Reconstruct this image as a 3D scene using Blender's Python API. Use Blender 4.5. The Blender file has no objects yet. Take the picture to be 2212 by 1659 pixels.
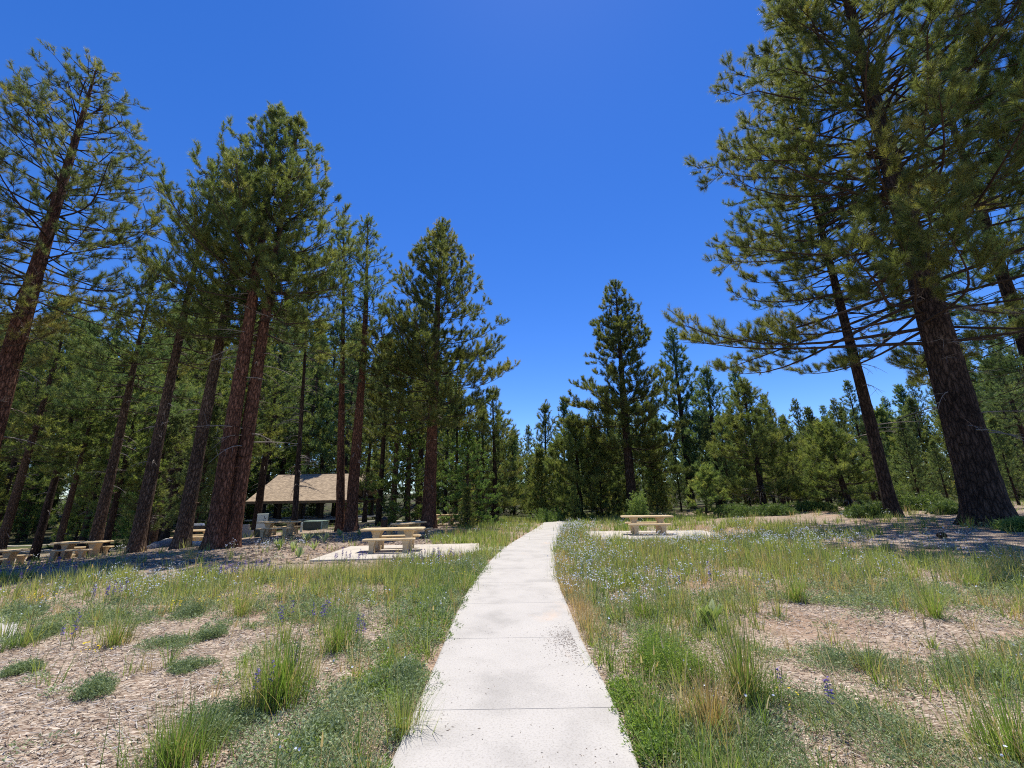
import bpy, math
import numpy as np
from mathutils import Vector, Matrix

rng = np.random.default_rng(7)
R = math.radians
C = bpy.context.scene.collection

# ------------------------------------------------------------------ camera
EYE = 1.6
F_PX = 908.0                       # focal length in a 2212 px wide frame
PITCH = math.atan(253 / F_PX)
ROLL = R(0.9)
cp, sp_ = math.cos(PITCH), math.sin(PITCH)
R0, U0, FW = np.array([1., 0, 0]), np.array([0, -sp_, cp]), np.array([0, cp, sp_])
RC = math.cos(ROLL) * R0 - math.sin(ROLL) * U0
UC = math.sin(ROLL) * R0 + math.cos(ROLL) * U0
cam = bpy.data.cameras.new('camera')
cam.sensor_width = 36
cam.lens = F_PX / 2212 * 36
cam.clip_start = 0.05
cam.clip_end = 2000
co = bpy.data.objects.new('camera', cam)
C.objects.link(co)
m = Matrix.Identity(4)
for i in range(3):
    m[i][0], m[i][1], m[i][2] = RC[i], UC[i], -FW[i]
m[0][3], m[1][3], m[2][3] = 0, 0, EYE
co.matrix_world = m
bpy.context.scene.camera = co

# ------------------------------------------------------------------ sky, sun, exposure
SUN_AZ, SUN_EL = R(9), R(71)      # azimuth from +Y towards +X
sc = bpy.context.scene
w = bpy.data.worlds.new('World'); sc.world = w; w.use_nodes = True
nt = w.node_tree; nt.nodes.clear()
sky = nt.nodes.new('ShaderNodeTexSky'); sky.sky_type = 'NISHITA'
sky.sun_disc = False; sky.sun_elevation = SUN_EL; sky.sun_rotation = SUN_AZ
sky.altitude = 1900; sky.air_density = 1.0; sky.dust_density = 0.15; sky.ozone_density = 3.0
hs = nt.nodes.new('ShaderNodeHueSaturation'); hs.inputs['Saturation'].default_value = 1.31
hs.inputs['Value'].default_value = 1.0; hs.inputs['Hue'].default_value = 0.514
bg = nt.nodes.new('ShaderNodeBackground'); bg.inputs['Strength'].default_value = 0.132
wo = nt.nodes.new('ShaderNodeOutputWorld')
nt.links.new(sky.outputs[0], hs.inputs['Color']); nt.links.new(hs.outputs[0], bg.inputs[0]); nt.links.new(bg.outputs[0], wo.inputs[0])
sl = bpy.data.lights.new('sun', 'SUN'); sl.energy = 4.6; sl.angle = R(0.53); sl.color = (1.0, 0.95, 0.86)
so = bpy.data.objects.new('sun', sl); C.objects.link(so)
sd = Vector((math.sin(SUN_AZ) * math.cos(SUN_EL), math.cos(SUN_AZ) * math.cos(SUN_EL), math.sin(SUN_EL)))
so.rotation_euler = sd.to_track_quat('Z', 'Y').to_euler()
sc.view_settings.view_transform = 'Standard'; sc.view_settings.look = 'None'
sc.view_settings.gamma = 1; sc.view_settings.exposure = 0.62
sc.view_settings.use_curve_mapping = False
sc.cycles.max_bounces = 6; sc.cycles.diffuse_bounces = 4; sc.cycles.glossy_bounces = 2
sc.cycles.transmission_bounces = 3; sc.cycles.transparent_max_bounces = 4
sc.cycles.use_denoising = False; sc.cycles.filter_width = 1.1

# ------------------------------------------------------------------ noise, terrain, pixel to ground
def _h(ix, iy, seed):
    n = (ix * 374761393 + iy * 668265263 + seed * 1442695041) & 0x7fffffff
    n = ((n ^ (n >> 13)) * 1274126177) & 0x7fffffff
    return ((n ^ (n >> 16)) & 0xffff) / 65535.0
def vnoise(x, y, seed=0):
    x = np.asarray(x, float); y = np.asarray(y, float)
    ix = np.floor(x).astype(np.int64); iy = np.floor(y).astype(np.int64)
    fx, fy = x - ix, y - iy
    fx = fx * fx * (3 - 2 * fx); fy = fy * fy * (3 - 2 * fy)
    a, b = _h(ix, iy, seed), _h(ix + 1, iy, seed)
    c, d = _h(ix, iy + 1, seed), _h(ix + 1, iy + 1, seed)
    return (a * (1 - fx) + b * fx) * (1 - fy) + (c * (1 - fx) + d * fx) * fy
def fbm(x, y, seed=0):
    return (vnoise(x, y, seed) + .5 * vnoise(x * 2.1, y * 2.1, seed + 1) + .25 * vnoise(x * 4.3, y * 4.3, seed + 2)) / 1.75
def ss(x, a, b):
    t = np.clip((np.asarray(x, float) - a) / (b - a), 0, 1)
    return t * t * (3 - 2 * t)
def hgt(x, y):
    x = np.asarray(x, float); y = np.asarray(y, float)
    return 7 * ss(y, 75, 170) + 0.046 * np.clip(x - 1.6, 0, 20) * ss(y, 2, 15) - 0.085 * np.clip(-x - 12.5, 0, 22) * ss(y, 8, 17)
def bump(x, y):
    return 0.05 * (fbm(np.asarray(x) * .9, np.asarray(y) * .9, 3) - .5)
def ray(px, py):
    return FW + (px - 1106) / F_PX * RC + (829.5 - py) / F_PX * UC
def gp(px, py):
    """where the sight line through a pixel of the photograph meets the terrain"""
    d = ray(px, py); t = 1.0
    lo, hi = 0.5, 200.0
    for _ in range(50):
        mid = (lo + hi) / 2
        if EYE + d[2] * mid > float(hgt(d[0] * mid, d[1] * mid)): lo = mid
        else: hi = mid
    return d[0] * lo, d[1] * lo
def at_depth(px, py, Y):
    d = ray(px, py); t = Y / d[1]
    return d[0] * t, EYE + d[2] * t

# ------------------------------------------------------------------ materials
def mat(name):
    mt = bpy.data.materials.new(name); mt.use_nodes = True
    n = mt.node_tree; n.nodes.clear()
    return mt, n
def N(n, t, **kw):
    o = n.nodes.new(t)
    for k, v in kw.items():
        if k in o.inputs.keys() if hasattr(o.inputs, 'keys') else False: o.inputs[k].default_value = v
        else: setattr(o, k, v)
    return o
def ramp(n, stops):
    r = n.nodes.new('ShaderNodeValToRGB'); e = r.color_ramp.elements
    e[0].position, e[0].color = stops[0][0], (*stops[0][1], 1)
    e[1].position, e[1].color = stops[-1][0], (*stops[-1][1], 1)
    for p, c in stops[1:-1]:
        x = e.new(p); x.color = (*c, 1)
    return r
def noise(n, scale, detail=4, rough=.55, vec=None, dist=0):
    o = n.nodes.new('ShaderNodeTexNoise'); o.inputs['Scale'].default_value = scale
    o.inputs['Detail'].default_value = detail; o.inputs['Roughness'].default_value = rough
    o.inputs['Distortion'].default_value = dist
    if vec is not None: n.links.new(vec, o.inputs['Vector'])
    return o
def mapping(n, scale, rot=(0, 0, 0), src='Object'):
    tc = n.nodes.new('ShaderNodeTexCoord'); mp = n.nodes.new('ShaderNodeMapping')
    mp.inputs['Scale'].default_value = scale; mp.inputs['Rotation'].default_value = rot
    n.links.new(tc.outputs[src], mp.inputs['Vector'])
    return mp.outputs[0]
def mixc(n, fac, a, b, mode='MIX'):
    o = n.nodes.new('ShaderNodeMix'); o.data_type = 'RGBA'; o.blend_type = mode
    for s, v in ((o.inputs[0], fac), (o.inputs[6], a), (o.inputs[7], b)):
        if isinstance(v, (int, float)): s.default_value = v
        elif isinstance(v, tuple): s.default_value = (*v, 1)
        else: n.links.new(v, s)
    return o.outputs[2]
def principled(n, col, rough=.8, spec=.3, bumpsrc=None, bstr=.3, bdist=.01, metallic=0):
    p = n.nodes.new('ShaderNodeBsdfPrincipled')
    if isinstance(col, tuple): p.inputs['Base Color'].default_value = (*col, 1)
    else: n.links.new(col, p.inputs['Base Color'])
    p.inputs['Roughness'].default_value = rough
    p.inputs['Specular IOR Level'].default_value = spec
    p.inputs['Metallic'].default_value = metallic
    if bumpsrc is not None:
        b = n.nodes.new('ShaderNodeBump'); b.inputs['Strength'].default_value = bstr
        b.inputs['Distance'].default_value = bdist
        n.links.new(bumpsrc, b.inputs['Height']); n.links.new(b.outputs[0], p.inputs['Normal'])
    return p
def out(n, sh):
    o = n.nodes.new('ShaderNodeOutputMaterial'); n.links.new(sh, o.inputs['Surface'])

def leaf_mat(name, stops, trans=.35, rough=.5, spec=.35, objvar=.0):
    mt, n = mat(name)
    a = n.nodes.new('ShaderNodeAttribute'); a.attribute_name = 'tint'
    r = ramp(n, stops); n.links.new(a.outputs['Fac'], r.inputs[0])
    col = r.outputs[0]
    if objvar:
        oi = n.nodes.new('ShaderNodeObjectInfo')
        h = n.nodes.new('ShaderNodeHueSaturation')
        mr = n.nodes.new('ShaderNodeMapRange'); mr.inputs[3].default_value = 1 - objvar; mr.inputs[4].default_value = 1 + objvar
        mr2 = n.nodes.new('ShaderNodeMapRange'); mr2.inputs[3].default_value = .485; mr2.inputs[4].default_value = .515
        n.links.new(oi.outputs['Random'], mr.inputs[0]); n.links.new(mr.outputs[0], h.inputs['Value'])
        n.links.new(oi.outputs['Random'], mr2.inputs[0]); n.links.new(mr2.outputs[0], h.inputs['Hue'])
        n.links.new(col, h.inputs['Color']); col = h.outputs[0]
    p = principled(n, col, rough, spec)
    t = n.nodes.new('ShaderNodeBsdfTranslucent')
    b = mixc(n, 1.0, col, (1.25, 1.2, .7), 'MULTIPLY'); n.links.new(b, t.inputs[0])
    mx = n.nodes.new('ShaderNodeMixShader'); mx.inputs[0].default_value = trans
    n.links.new(p.outputs[0], mx.inputs[1]); n.links.new(t.outputs[0], mx.inputs[2])
    out(n, mx.outputs[0])
    return mt
M = {}
M['needle'] = leaf_mat('pine_needles', [(0, (0.088, 0.138, 0.050)), (.45, (0.169, 0.225, 0.069)), (.8, (0.275, 0.306, 0.094)), (1, (0.425, 0.400, 0.138))], .52, .48, .3, .18)
M['needle_y'] = leaf_mat('yellowing_pine_needles', [(0, (0.100, 0.138, 0.062)), (.5, (0.194, 0.219, 0.081)), (1, (0.413, 0.350, 0.100))], .48, .5, .3, .1)
M['needle_b'] = leaf_mat('bluish_pine_needles', [(0, (0.085, 0.143, 0.072)), (.5, (0.156, 0.221, 0.091)), (1, (0.299, 0.338, 0.117))], .52, .48, .3, .15)
M['fir'] = leaf_mat('fir_needles', [(0, (0.085, 0.155, 0.052)), (.5, (0.155, 0.241, 0.068)), (1, (0.276, 0.379, 0.103))], .35, .5, .35, .15)
M['grass'] = leaf_mat('green_grass', [(0, (.10, .17, .04)), (.45, (.21, .29, .075)), (.8, (.36, .39, .13)), (1, (.52, .46, .22))], .42, .5, .35)
M['herb'] = leaf_mat('grey_green_herb', [(0, (.12, .18, .085)), (.5, (.23, .30, .155)), (1, (.38, .42, .24))], .3, .6, .3)
M['lush'] = leaf_mat('lush_green_leaf', [(0, (.09, .16, .035)), (.5, (.19, .30, .06)), (1, (.38, .43, .13))], .48, .5, .35)
M['straw'] = leaf_mat('dry_straw', [(0, (0.345, 0.230, 0.103)), (.5, (0.529, 0.402, 0.196)), (1, (0.713, 0.598, 0.345))], .3, .6, .25)
M['flax'] = leaf_mat('pale_blue_petal', [(0, (.42, .47, .66)), (.5, (.54, .59, .76)), (1, (.76, .79, .88))], .3, .6, .2)
M['purple'] = leaf_mat('violet_petal', [(0, (.07, .05, .25)), (.5, (.13, .09, .40)), (1, (.26, .18, .55))], .3, .6, .2)
M['yellow'] = leaf_mat('yellow_petal', [(0, (.70, .52, .03)), (1, (.85, .72, .06))], .3, .6, .2)
M['mule'] = leaf_mat('broad_pale_leaf', [(0, (.16, .24, .07)), (.5, (.30, .38, .15)), (1, (.52, .56, .32))], .35, .55, .35)

def bark_mat(name, dark, mid, light, vs=1.0):
    mt, n = mat(name)
    v = mapping(n, (9 * vs, 9 * vs, 2.2 * vs))
    nz = noise(n, 1.6, 5, .6, v, .6)
    vo = n.nodes.new('ShaderNodeTexVoronoi'); vo.feature = 'DISTANCE_TO_EDGE'; vo.inputs['Scale'].default_value = 1.3
    ad = n.nodes.new('ShaderNodeVectorMath'); ad.operation = 'ADD'
    sc_ = n.nodes.new('ShaderNodeVectorMath'); sc_.operation = 'SCALE'; sc_.inputs['Scale'].default_value = .8
    n.links.new(nz.outputs['Color'], sc_.inputs[0]); n.links.new(sc_.outputs[0], ad.inputs[0]); n.links.new(v, ad.inputs[1])
    n.links.new(ad.outputs[0], vo.inputs['Vector'])
    r = ramp(n, [(0, dark), (.10, mid), (.45, light)]); n.links.new(vo.outputs['Distance'], r.inputs[0])
    fine = noise(n, 40, 4, .6, mapping(n, (1, 1, .35)))
    r2 = ramp(n, [(.3, (.45, .45, .45)), (.7, (1.25, 1.25, 1.25))]); n.links.new(fine.outputs[0], r2.inputs[0])
    big = noise(n, .7, 3, .5, mapping(n, (1, 1, .5)))
    r3 = ramp(n, [(.3, (.65, .62, .62)), (.7, (1.2, 1.15, 1.1))]); n.links.new(big.outputs[0], r3.inputs[0])
    c = mixc(n, 1.0, mixc(n, 1.0, r.outputs[0], r2.outputs[0], 'MULTIPLY'), r3.outputs[0], 'MULTIPLY')
    mn = n.nodes.new('ShaderNodeMath'); mn.operation = 'MINIMUM'; mn.inputs[1].default_value = .3
    n.links.new(vo.outputs['Distance'], mn.inputs[0])
    out(n, principled(n, c, .95, .15, mn.outputs[0], 1.0, .08).outputs[0])
    return mt
M['bark_red'] = bark_mat('reddish_pine_bark', (.035, .018, .012), (.15, .072, .045), (.30, .155, .10))
M['bark_dark'] = bark_mat('dark_pine_bark', (.016, .011, .009), (.065, .045, .034), (.13, .09, .068), .8)
M['bark_grey'] = bark_mat('grey_brown_bark', (.03, .02, .014), (.12, .08, .055), (.24, .17, .12), 1.2)
def simple(name, c1, c2, scale=6, rough=.8, spec=.3, bs=.2, bd=.004, metallic=0, detail=5):
    mt, n = mat(name)
    v = mapping(n, (1, 1, 1)); nz = noise(n, scale, detail, .6, v)
    r = ramp(n, [(.3, c1), (.7, c2)]); n.links.new(nz.outputs[0], r.inputs[0])
    f = noise(n, scale * 14, 3, .6, v)
    out(n, principled(n, r.outputs[0], rough, spec, f.outputs[0], bs, bd, metallic).outputs[0])
    return mt
M['limb'] = simple('branch_bark', (.03, .022, .017), (.085, .06, .045), 8, .9, .15, .5, .01)
M['limb_moss'] = simple('branch_bark_with_lichen', (.04, .03, .022), (.16, .15, .045), 3, .9, .15, .5, .01)
M['deadwood'] = simple('grey_dead_wood', (.16, .13, .11), (.34, .30, .26), 5, .9, .15, .3, .005)
M['cabinet'] = simple('grey_green_paint', (.36, .44, .42), (.45, .53, .50), 3, .45, .5, .05, .001)
M['green_paint'] = simple('pale_green_paint', (.20, .30, .24), (.30, .40, .33), 4, .5, .4, .05, .001)
M['dark_green'] = simple('dark_green_paint', (.015, .03, .022), (.03, .05, .04), 4, .5, .4, .05, .001)
M['black'] = simple('black_iron', (.012, .012, .012), (.035, .032, .03), 8, .5, .4, .2, .002)
M['steel'] = simple('dull_steel', (.35, .36, .37), (.6, .6, .6), 9, .35, .5, .1, .001, .8)
M['brown_metal'] = simple('rust_brown_metal', (.05, .022, .012), (.14, .06, .03), 7, .7, .3, .2, .002)
M['post_wood'] = simple('dark_stained_timber', (.02, .014, .01), (.05, .035, .025), 6, .8, .3, .3, .003)
M['beam_wood'] = simple('tan_fascia_timber', (.16, .10, .06), (.24, .16, .10), 6, .8, .3, .3, .003)
M['rock'] = simple('grey_rock', (.16, .16, .16), (.42, .41, .40), 4, .9, .2, .8, .03)
M['pipe'] = simple('blue_grey_pipe', (.34, .38, .42), (.55, .58, .60), 4, .5, .4, .1, .002)
M['label'] = simple('pale_placard', (.55, .58, .60), (.7, .72, .74), 20, .5, .4, .05, .001)
M['cone'] = simple('pine_cone_brown', (.06, .03, .015), (.17, .09, .05), 30, .8, .2, .6, .005)
M['chip'] = leaf_mat('wood_chip', [(0, (.07, .045, .03)), (.3, (.28, .21, .155)), (.7, (.50, .435, .35)), (1, (.72, .64, .54))], .0, .85, .2)

def tan_conc():
    mt, n = mat('tan_cast_concrete')
    v = mapping(n, (1, 1, 1))
    a = noise(n, 5, 6, .65, v); r = ramp(n, [(.25, (.46, .33, .18)), (.5, (.60, .455, .265)), (.8, (.70, .56, .36))]); n.links.new(a.outputs[0], r.inputs[0])
    f = noise(n, 160, 3, .7, v); r2 = ramp(n, [(.32, (.7, .68, .62)), (.55, (1, 1, 1)), (.75, (1.12, 1.1, 1.08))]); n.links.new(f.outputs[0], r2.inputs[0])
    out(n, principled(n, mixc(n, 1, r.outputs[0], r2.outputs[0], 'MULTIPLY'), .85, .25, f.outputs[0], .4, .004).outputs[0])
    return mt
M['tan'] = tan_conc()
def path_mat(name, tone):
    mt, n = mat(name)
    v = mapping(n, (1, 1, 1))
    a = noise(n, 1.3, 7, .62, v, .3); r = ramp(n, [(.28, tuple(x * .78 for x in tone)), (.5, tone), (.72, tuple(min(1, x * 1.08) for x in tone))]); n.links.new(a.outputs[0], r.inputs[0])
    f = noise(n, 60, 4, .7, v); r2 = ramp(n, [(.30, (.72, .71, .69)), (.5, (1, 1, 1)), (.8, (1.05, 1.05, 1.04))]); n.links.new(f.outputs[0], r2.inputs[0])
    c = mixc(n, 1, r.outputs[0], r2.outputs[0], 'MULTIPLY')
    # broom lines across the walk
    b = noise(n, 1.0, 3, .6, mapping(n, (4, 150, 1)))
    # specks
    vo = n.nodes.new('ShaderNodeTexVoronoi'); vo.inputs['Scale'].default_value = 13; n.links.new(v, vo.inputs['Vector'])
    r3 = ramp(n, [(.035, (.45, .38, .32)), (.06, (1, 1, 1))]); n.links.new(vo.outputs['Distance'], r3.inputs[0])
    gate = noise(n, 2.2, 3, .5, v); g2 = ramp(n, [(.5, (0, 0, 0)), (.62, (1, 1, 1))]); n.links.new(gate.outputs[0], g2.inputs[0])
    sp = mixc(n, g2.outputs[0], (1, 1, 1), r3.outputs[0])
    c = mixc(n, 1, c, sp, 'MULTIPLY')
    # washed soil stains
    s = noise(n, .55, 5, .6, mapping(n, (1.6, 1, 1), (0, 0, .6)), .5); r4 = ramp(n, [(.60, (0, 0, 0)), (.72, (.55, .55, .55))]); n.links.new(s.outputs[0], r4.inputs[0])
    c = mixc(n, r4.outputs[0], c, (.52, .40, .30))
    out(n, principled(n, c, .88, .2, b.outputs[0], .35, .004).outputs[0])
    return mt
M['path'] = path_mat('pale_broomed_concrete', (.415, .392, .357))
M['pad'] = path_mat('warm_pale_concrete', (.46, .415, .35))
M['wallc'] = path_mat('grey_poured_concrete', (.34, .33, .31))

def ground_mat():
    mt, n = mat('mulch_and_soil')
    v = mapping(n, (1, 1, 1))
    # chips: stretched cells in two directions
    cols = []
    for rot, s in (((0, 0, .5), (22, 95, 1)), ((0, 0, -.9), (26, 85, 1)), ((0, 0, 1.6), (20, 100, 1))):
        vo = n.nodes.new('ShaderNodeTexVoronoi'); vo.inputs['Scale'].default_value = 1.0
        n.links.new(mapping(n, s, rot), vo.inputs['Vector'])
        cols.append(vo)
    sepr = []
    for vo in cols:
        sp = n.nodes.new('ShaderNodeSeparateColor'); n.links.new(vo.outputs['Color'], sp.inputs[0]); sepr.append(sp.outputs[0])
    sel = noise(n, 9, 3, .6, v); 
    selr = ramp(n, [(.45, (0, 0, 0)), (.52, (1, 1, 1))]); n.links.new(sel.outputs[0], selr.inputs[0])
    sel2 = noise(n, 7, 3, .6, mapping(n, (1, 1, 1), (0, 0, 2.))); selr2 = ramp(n, [(.48, (0, 0, 0)), (.55, (1, 1, 1))]); n.links.new(sel2.outputs[0], selr2.inputs[0])
    chipv = mixc(n, selr2.outputs[0], mixc(n, selr.outputs[0], sepr[0], sepr[1]), sepr[2])
    cr = ramp(n, [(0, (.08, .05, .033)), (.3, (.25, .18, .13)), (.7, (.40, .33, .25)), (1, (.58, .50, .405))]); n.links.new(chipv, cr.inputs[0])
    # bare reddish soil patches
    sn = noise(n, .38, 5, .6, v, .4); sr = ramp(n, [(.50, (0, 0, 0)), (.62, (1, 1, 1))]); n.links.new(sn.outputs[0], sr.inputs[0])
    fs = noise(n, 45, 4, .65, v); fr = ramp(n, [(.3, (.24, .145, .09)), (.7, (.41, .28, .185))]); n.links.new(fs.outputs[0], fr.inputs[0])
    c = mixc(n, sr.outputs[0], cr.outputs[0], mixc(n, .65, cr.outputs[0], fr.outputs[0]))
    ba = noise(n, 2.3, 4, .55, v); br = ramp(n, [(.3, (.78, .76, .74)), (.7, (1.12, 1.1, 1.1))]); n.links.new(ba.outputs[0], br.inputs[0])
    c = mixc(n, 1, c, br.outputs[0], 'MULTIPLY')
    # far forest floor: green/brown duff
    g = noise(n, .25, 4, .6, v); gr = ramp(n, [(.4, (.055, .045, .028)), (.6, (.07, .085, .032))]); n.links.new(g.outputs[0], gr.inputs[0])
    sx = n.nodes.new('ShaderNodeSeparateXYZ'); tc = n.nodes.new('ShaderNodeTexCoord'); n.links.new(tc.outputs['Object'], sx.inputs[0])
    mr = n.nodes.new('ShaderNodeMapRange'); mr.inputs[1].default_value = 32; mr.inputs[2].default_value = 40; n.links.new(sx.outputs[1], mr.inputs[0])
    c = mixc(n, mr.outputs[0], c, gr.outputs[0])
    out(n, principled(n, c, .95, .12, chipv, .8, .012).outputs[0])
    return mt
M['ground'] = ground_mat()
def shingle_mat():
    mt, n = mat('tan_asphalt_shingles')
    br = n.nodes.new('ShaderNodeTexBrick'); n.links.new(mapping(n, (1, 1, 1), src='UV'), br.inputs['Vector'])
    br.inputs['Scale'].default_value = 1; br.inputs['Brick Width'].default_value = .3; br.inputs['Row Height'].default_value = .14
    br.inputs['Mortar Size'].default_value = .008
    br.inputs['Color1'].default_value = (.27, .205, .14, 1); br.inputs['Color2'].default_value = (.46, .355, .24, 1); br.inputs['Mortar'].default_value = (.12, .09, .065, 1)
    nz = noise(n, 3, 5, .7, mapping(n, (1, 1, 1))); r = ramp(n, [(.3, (.75, .75, .75)), (.7, (1.2, 1.2, 1.2))]); n.links.new(nz.outputs[0], r.inputs[0])
    out(n, principled(n, mixc(n, 1, br.outputs[0], r.outputs[0], 'MULTIPLY'), .95, .15, br.outputs['Fac'], -.4, .01).outputs[0])
    return mt
M['shingle'] = shingle_mat()

# ------------------------------------------------------------------ mesh helpers
def link_mesh(name, me, parent=None):
    o = bpy.data.objects.new(name, me); C.objects.link(o)
    if parent is not None: o.parent = parent
    return o
def tag(o, label=None, cat=None, group=None, kind=None):
    if label: o['label'] = label
    if cat: o['category'] = cat
    if group: o['group'] = group
    if kind: o['kind'] = kind
    return o
def empty(name, loc, rz=0):
    o = bpy.data.objects.new(name, None); C.objects.link(o)
    o.empty_display_size = .2
    o.location = loc; o.rotation_euler = (0, 0, rz)
    return o
class Geo:
    """accumulates triangles with a per-vertex tint and a material slot per face"""
    def __init__(s): s.v = []; s.f = []; s.t = []; s.mi = []; s.n = 0; s.sm = []
    def add(s, v, f, tint=.5, mi=0, smooth=False):
        v = np.asarray(v, np.float32).reshape(-1, 3); f = np.asarray(f, np.int64).reshape(-1, 3)
        s.v.append(v); s.f.append(f + s.n)
        s.t.append(np.broadcast_to(np.asarray(tint, np.float32), (len(v),)).copy())
        s.mi.append(np.full(len(f), mi, np.int32)); s.sm.append(np.full(len(f), smooth, bool)); s.n += len(v)
    def mesh(s, name, mats):
        v = np.concatenate(s.v); f = np.concatenate(s.f).astype(np.int32); t = np.concatenate(s.t); mi = np.concatenate(s.mi)
        me = bpy.data.meshes.new(name)
        me.vertices.add(len(v)); me.vertices.foreach_set('co', v.ravel())
        me.loops.add(len(f) * 3); me.loops.foreach_set('vertex_index', f.ravel())
        me.polygons.add(len(f)); me.polygons.foreach_set('loop_start', np.arange(len(f), dtype=np.int32) * 3)
        me.polygons.foreach_set('material_index', mi)
        me.polygons.foreach_set('use_smooth', np.concatenate(s.sm))
        a = me.attributes.new('tint', 'FLOAT', 'POINT'); a.data.foreach_set('value', t)
        for k in mats: me.materials.append(k)
        me.update(calc_edges=True)
        return me
    def build(s, name, mats, parent=None): return link_mesh(name, s.mesh(name, mats), parent)
def norm(a): return a / np.maximum(np.linalg.norm(a, axis=-1, keepdims=True), 1e-9)
def tubes(P, Rd, S):
    """P (N,K,3) polylines, Rd (N,K) radii -> verts, faces of S-sided tubes"""
    Nn, K, _ = P.shape
    T = np.empty_like(P); T[:, 1:-1] = P[:, 2:] - P[:, :-2]; T[:, 0] = P[:, 1] - P[:, 0]; T[:, -1] = P[:, -1] - P[:, -2]
    T = norm(T)
    ref = np.where(np.abs(T[:, :1, 2:3]) > .9, np.array([[[1., 0, 0]]]), np.array([[[0, 0, 1.]]]))
    A = norm(np.cross(T, np.broadcast_to(ref, T.shape))); B = np.cross(T, A)
    an = np.arange(S) / S * 2 * np.pi
    V = P[:, :, None] + Rd[:, :, None, None] * (A[:, :, None] * np.cos(an)[None, None, :, None] + B[:, :, None] * np.sin(an)[None, None, :, None])
    idx = np.arange(Nn * K * S).reshape(Nn, K, S)
    a = idx[:, :-1]; b = np.roll(a, -1, 2); c = idx[:, 1:]; d = np.roll(c, -1, 2)
    F = np.concatenate([np.stack([a, b, d], -1).reshape(-1, 3), np.stack([a, d, c], -1).reshape(-1, 3)])
    return V.reshape(-1, 3), F
def blades(g, base, az, lean, L, W, segs=3, tint=.5, mi=0, curl=1.0):
    """tapered arching blades: base (N,3)"""
    n_ = len(base)
    s = np.linspace(0, 1, segs + 1)
    hd = np.stack([np.cos(az), np.sin(az), np.zeros(n_)], -1)
    sd_ = np.stack([-np.sin(az), np.cos(az), np.zeros(n_)], -1)
    # rotate width direction for variety
    th = lean[:, None] * (0.35 + .65 * curl * s[None] ** 1.0)
    ds = 1 / segs
    hx = np.concatenate([np.zeros((n_, 1)), np.cumsum(np.sin(th[:, 1:]) * ds, 1)], 1) * L[:, None]
    hz = np.concatenate([np.zeros((n_, 1)), np.cumsum(np.cos(th[:, 1:]) * ds, 1)], 1) * L[:, None]
    P = base[:, None] + hd[:, None] * hx[..., None] + np.array([0, 0, 1.]) * hz[..., None]
    wd = (W[:, None] * (1 - s[None, :-1] ** 1.6))[..., None] * .5
    Lf = P[:, :-1] - sd_[:, None] * wd; Rt = P[:, :-1] + sd_[:, None] * wd
    V = np.concatenate([np.stack([Lf, Rt], 2).reshape(n_, -1, 3), P[:, -1:]], 1)   # 2*segs+1
    k = 2 * segs + 1
    F = []
    for i in range(segs - 1):
        F += [[2 * i, 2 * i + 1, 2 * i + 3], [2 * i, 2 * i + 3, 2 * i + 2]]
    F.append([2 * segs - 2, 2 * segs - 1, 2 * segs])
    F = np.array(F)
    FF = (np.arange(n_) * k)[:, None, None] + F[None]
    tt = np.repeat(np.broadcast_to(np.asarray(tint, float), (n_,)), k)
    g.add(V.reshape(-1, 3), FF.reshape(-1, 3), tt, mi)
def box(g, x0, y0, z0, x1, y1, z1, mi=0, tint=.5, bev=0.0):
    if bev <= 0:
        v = [(x, y, z) for z in (z0, z1) for y in (y0, y1) for x in (x0, x1)]
        f = [(0, 2, 3), (0, 3, 1), (4, 5, 7), (4, 7, 6), (0, 1, 5), (0, 5, 4), (2, 6, 7), (2, 7, 3), (0, 4, 6), (0, 6, 2), (1, 3, 7), (1, 7, 5)]
        g.add(v, f, tint, mi); return
    # chamfered box: stack of octagonal rings
    b = bev
    def ring(z, i):
        return [(x0 + i + b, y0 + i, z), (x1 - i - b, y0 + i, z), (x1 - i, y0 + i + b, z), (x1 - i, y1 - i - b, z), (x1 - i - b, y1 - i, z), (x0 + i + b, y1 - i, z), (x0 + i, y1 - i - b, z), (x0 + i, y0 + i + b, z)]
    rings = [ring(z0, b), ring(z0 + b, 0), ring(z1 - b, 0), ring(z1, b)]
    v = [p for r_ in rings for p in r_]; f = []
    for k in range(3):
        for i in range(8):
            a, c = k * 8 + i, k * 8 + (i + 1) % 8
            f += [(a, c, c + 8), (a, c + 8, a + 8)]
    for i in range(1, 7): f += [(0, i + 1, i), (24, 24 + i, 24 + i + 1)]
    g.add(v, f, tint, mi)
def prism(g, pts, y0, y1, mi=0, tint=.5, axis='y'):
    """extrude an outline given in (x,z) along y (or (y,z) along x); outline is star-shaped round its mean"""
    n_ = len(pts); c = np.mean(pts, 0)
    def P(p, e): return (p[0], e, p[1]) if axis == 'y' else (e, p[0], p[1])
    v = [P(p, y0) for p in pts] + [P(p, y1) for p in pts] + [P(c, y0), P(c, y1)]
    f = []
    for i in range(n_):
        j = (i + 1) % n_
        f += [(i, j, n_ + j), (i, n_ + j, n_ + i), (2 * n_, j, i), (2 * n_ + 1, n_ + i, n_ + j)]
    if axis != 'y': f = [(a, c_, b) for a, b, c_ in f]
    g.add(v, f, tint, mi)

# ------------------------------------------------------------------ ground
def axis(near, fine, far, k):
    a = list(np.arange(0, near, fine)); s = fine
    while a[-1] < far: s *= k; a.append(a[-1] + s)
    return np.array(a)
ax_ = axis(9, .16, 600, 1.09); xs = np.concatenate([-ax_[:0:-1], ax_])
ys = np.concatenate([-axis(2, .5, 60, 1.3)[:0:-1], axis(14, .14, 800, 1.08)])
X, Y = np.meshgrid(xs, ys)

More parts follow.
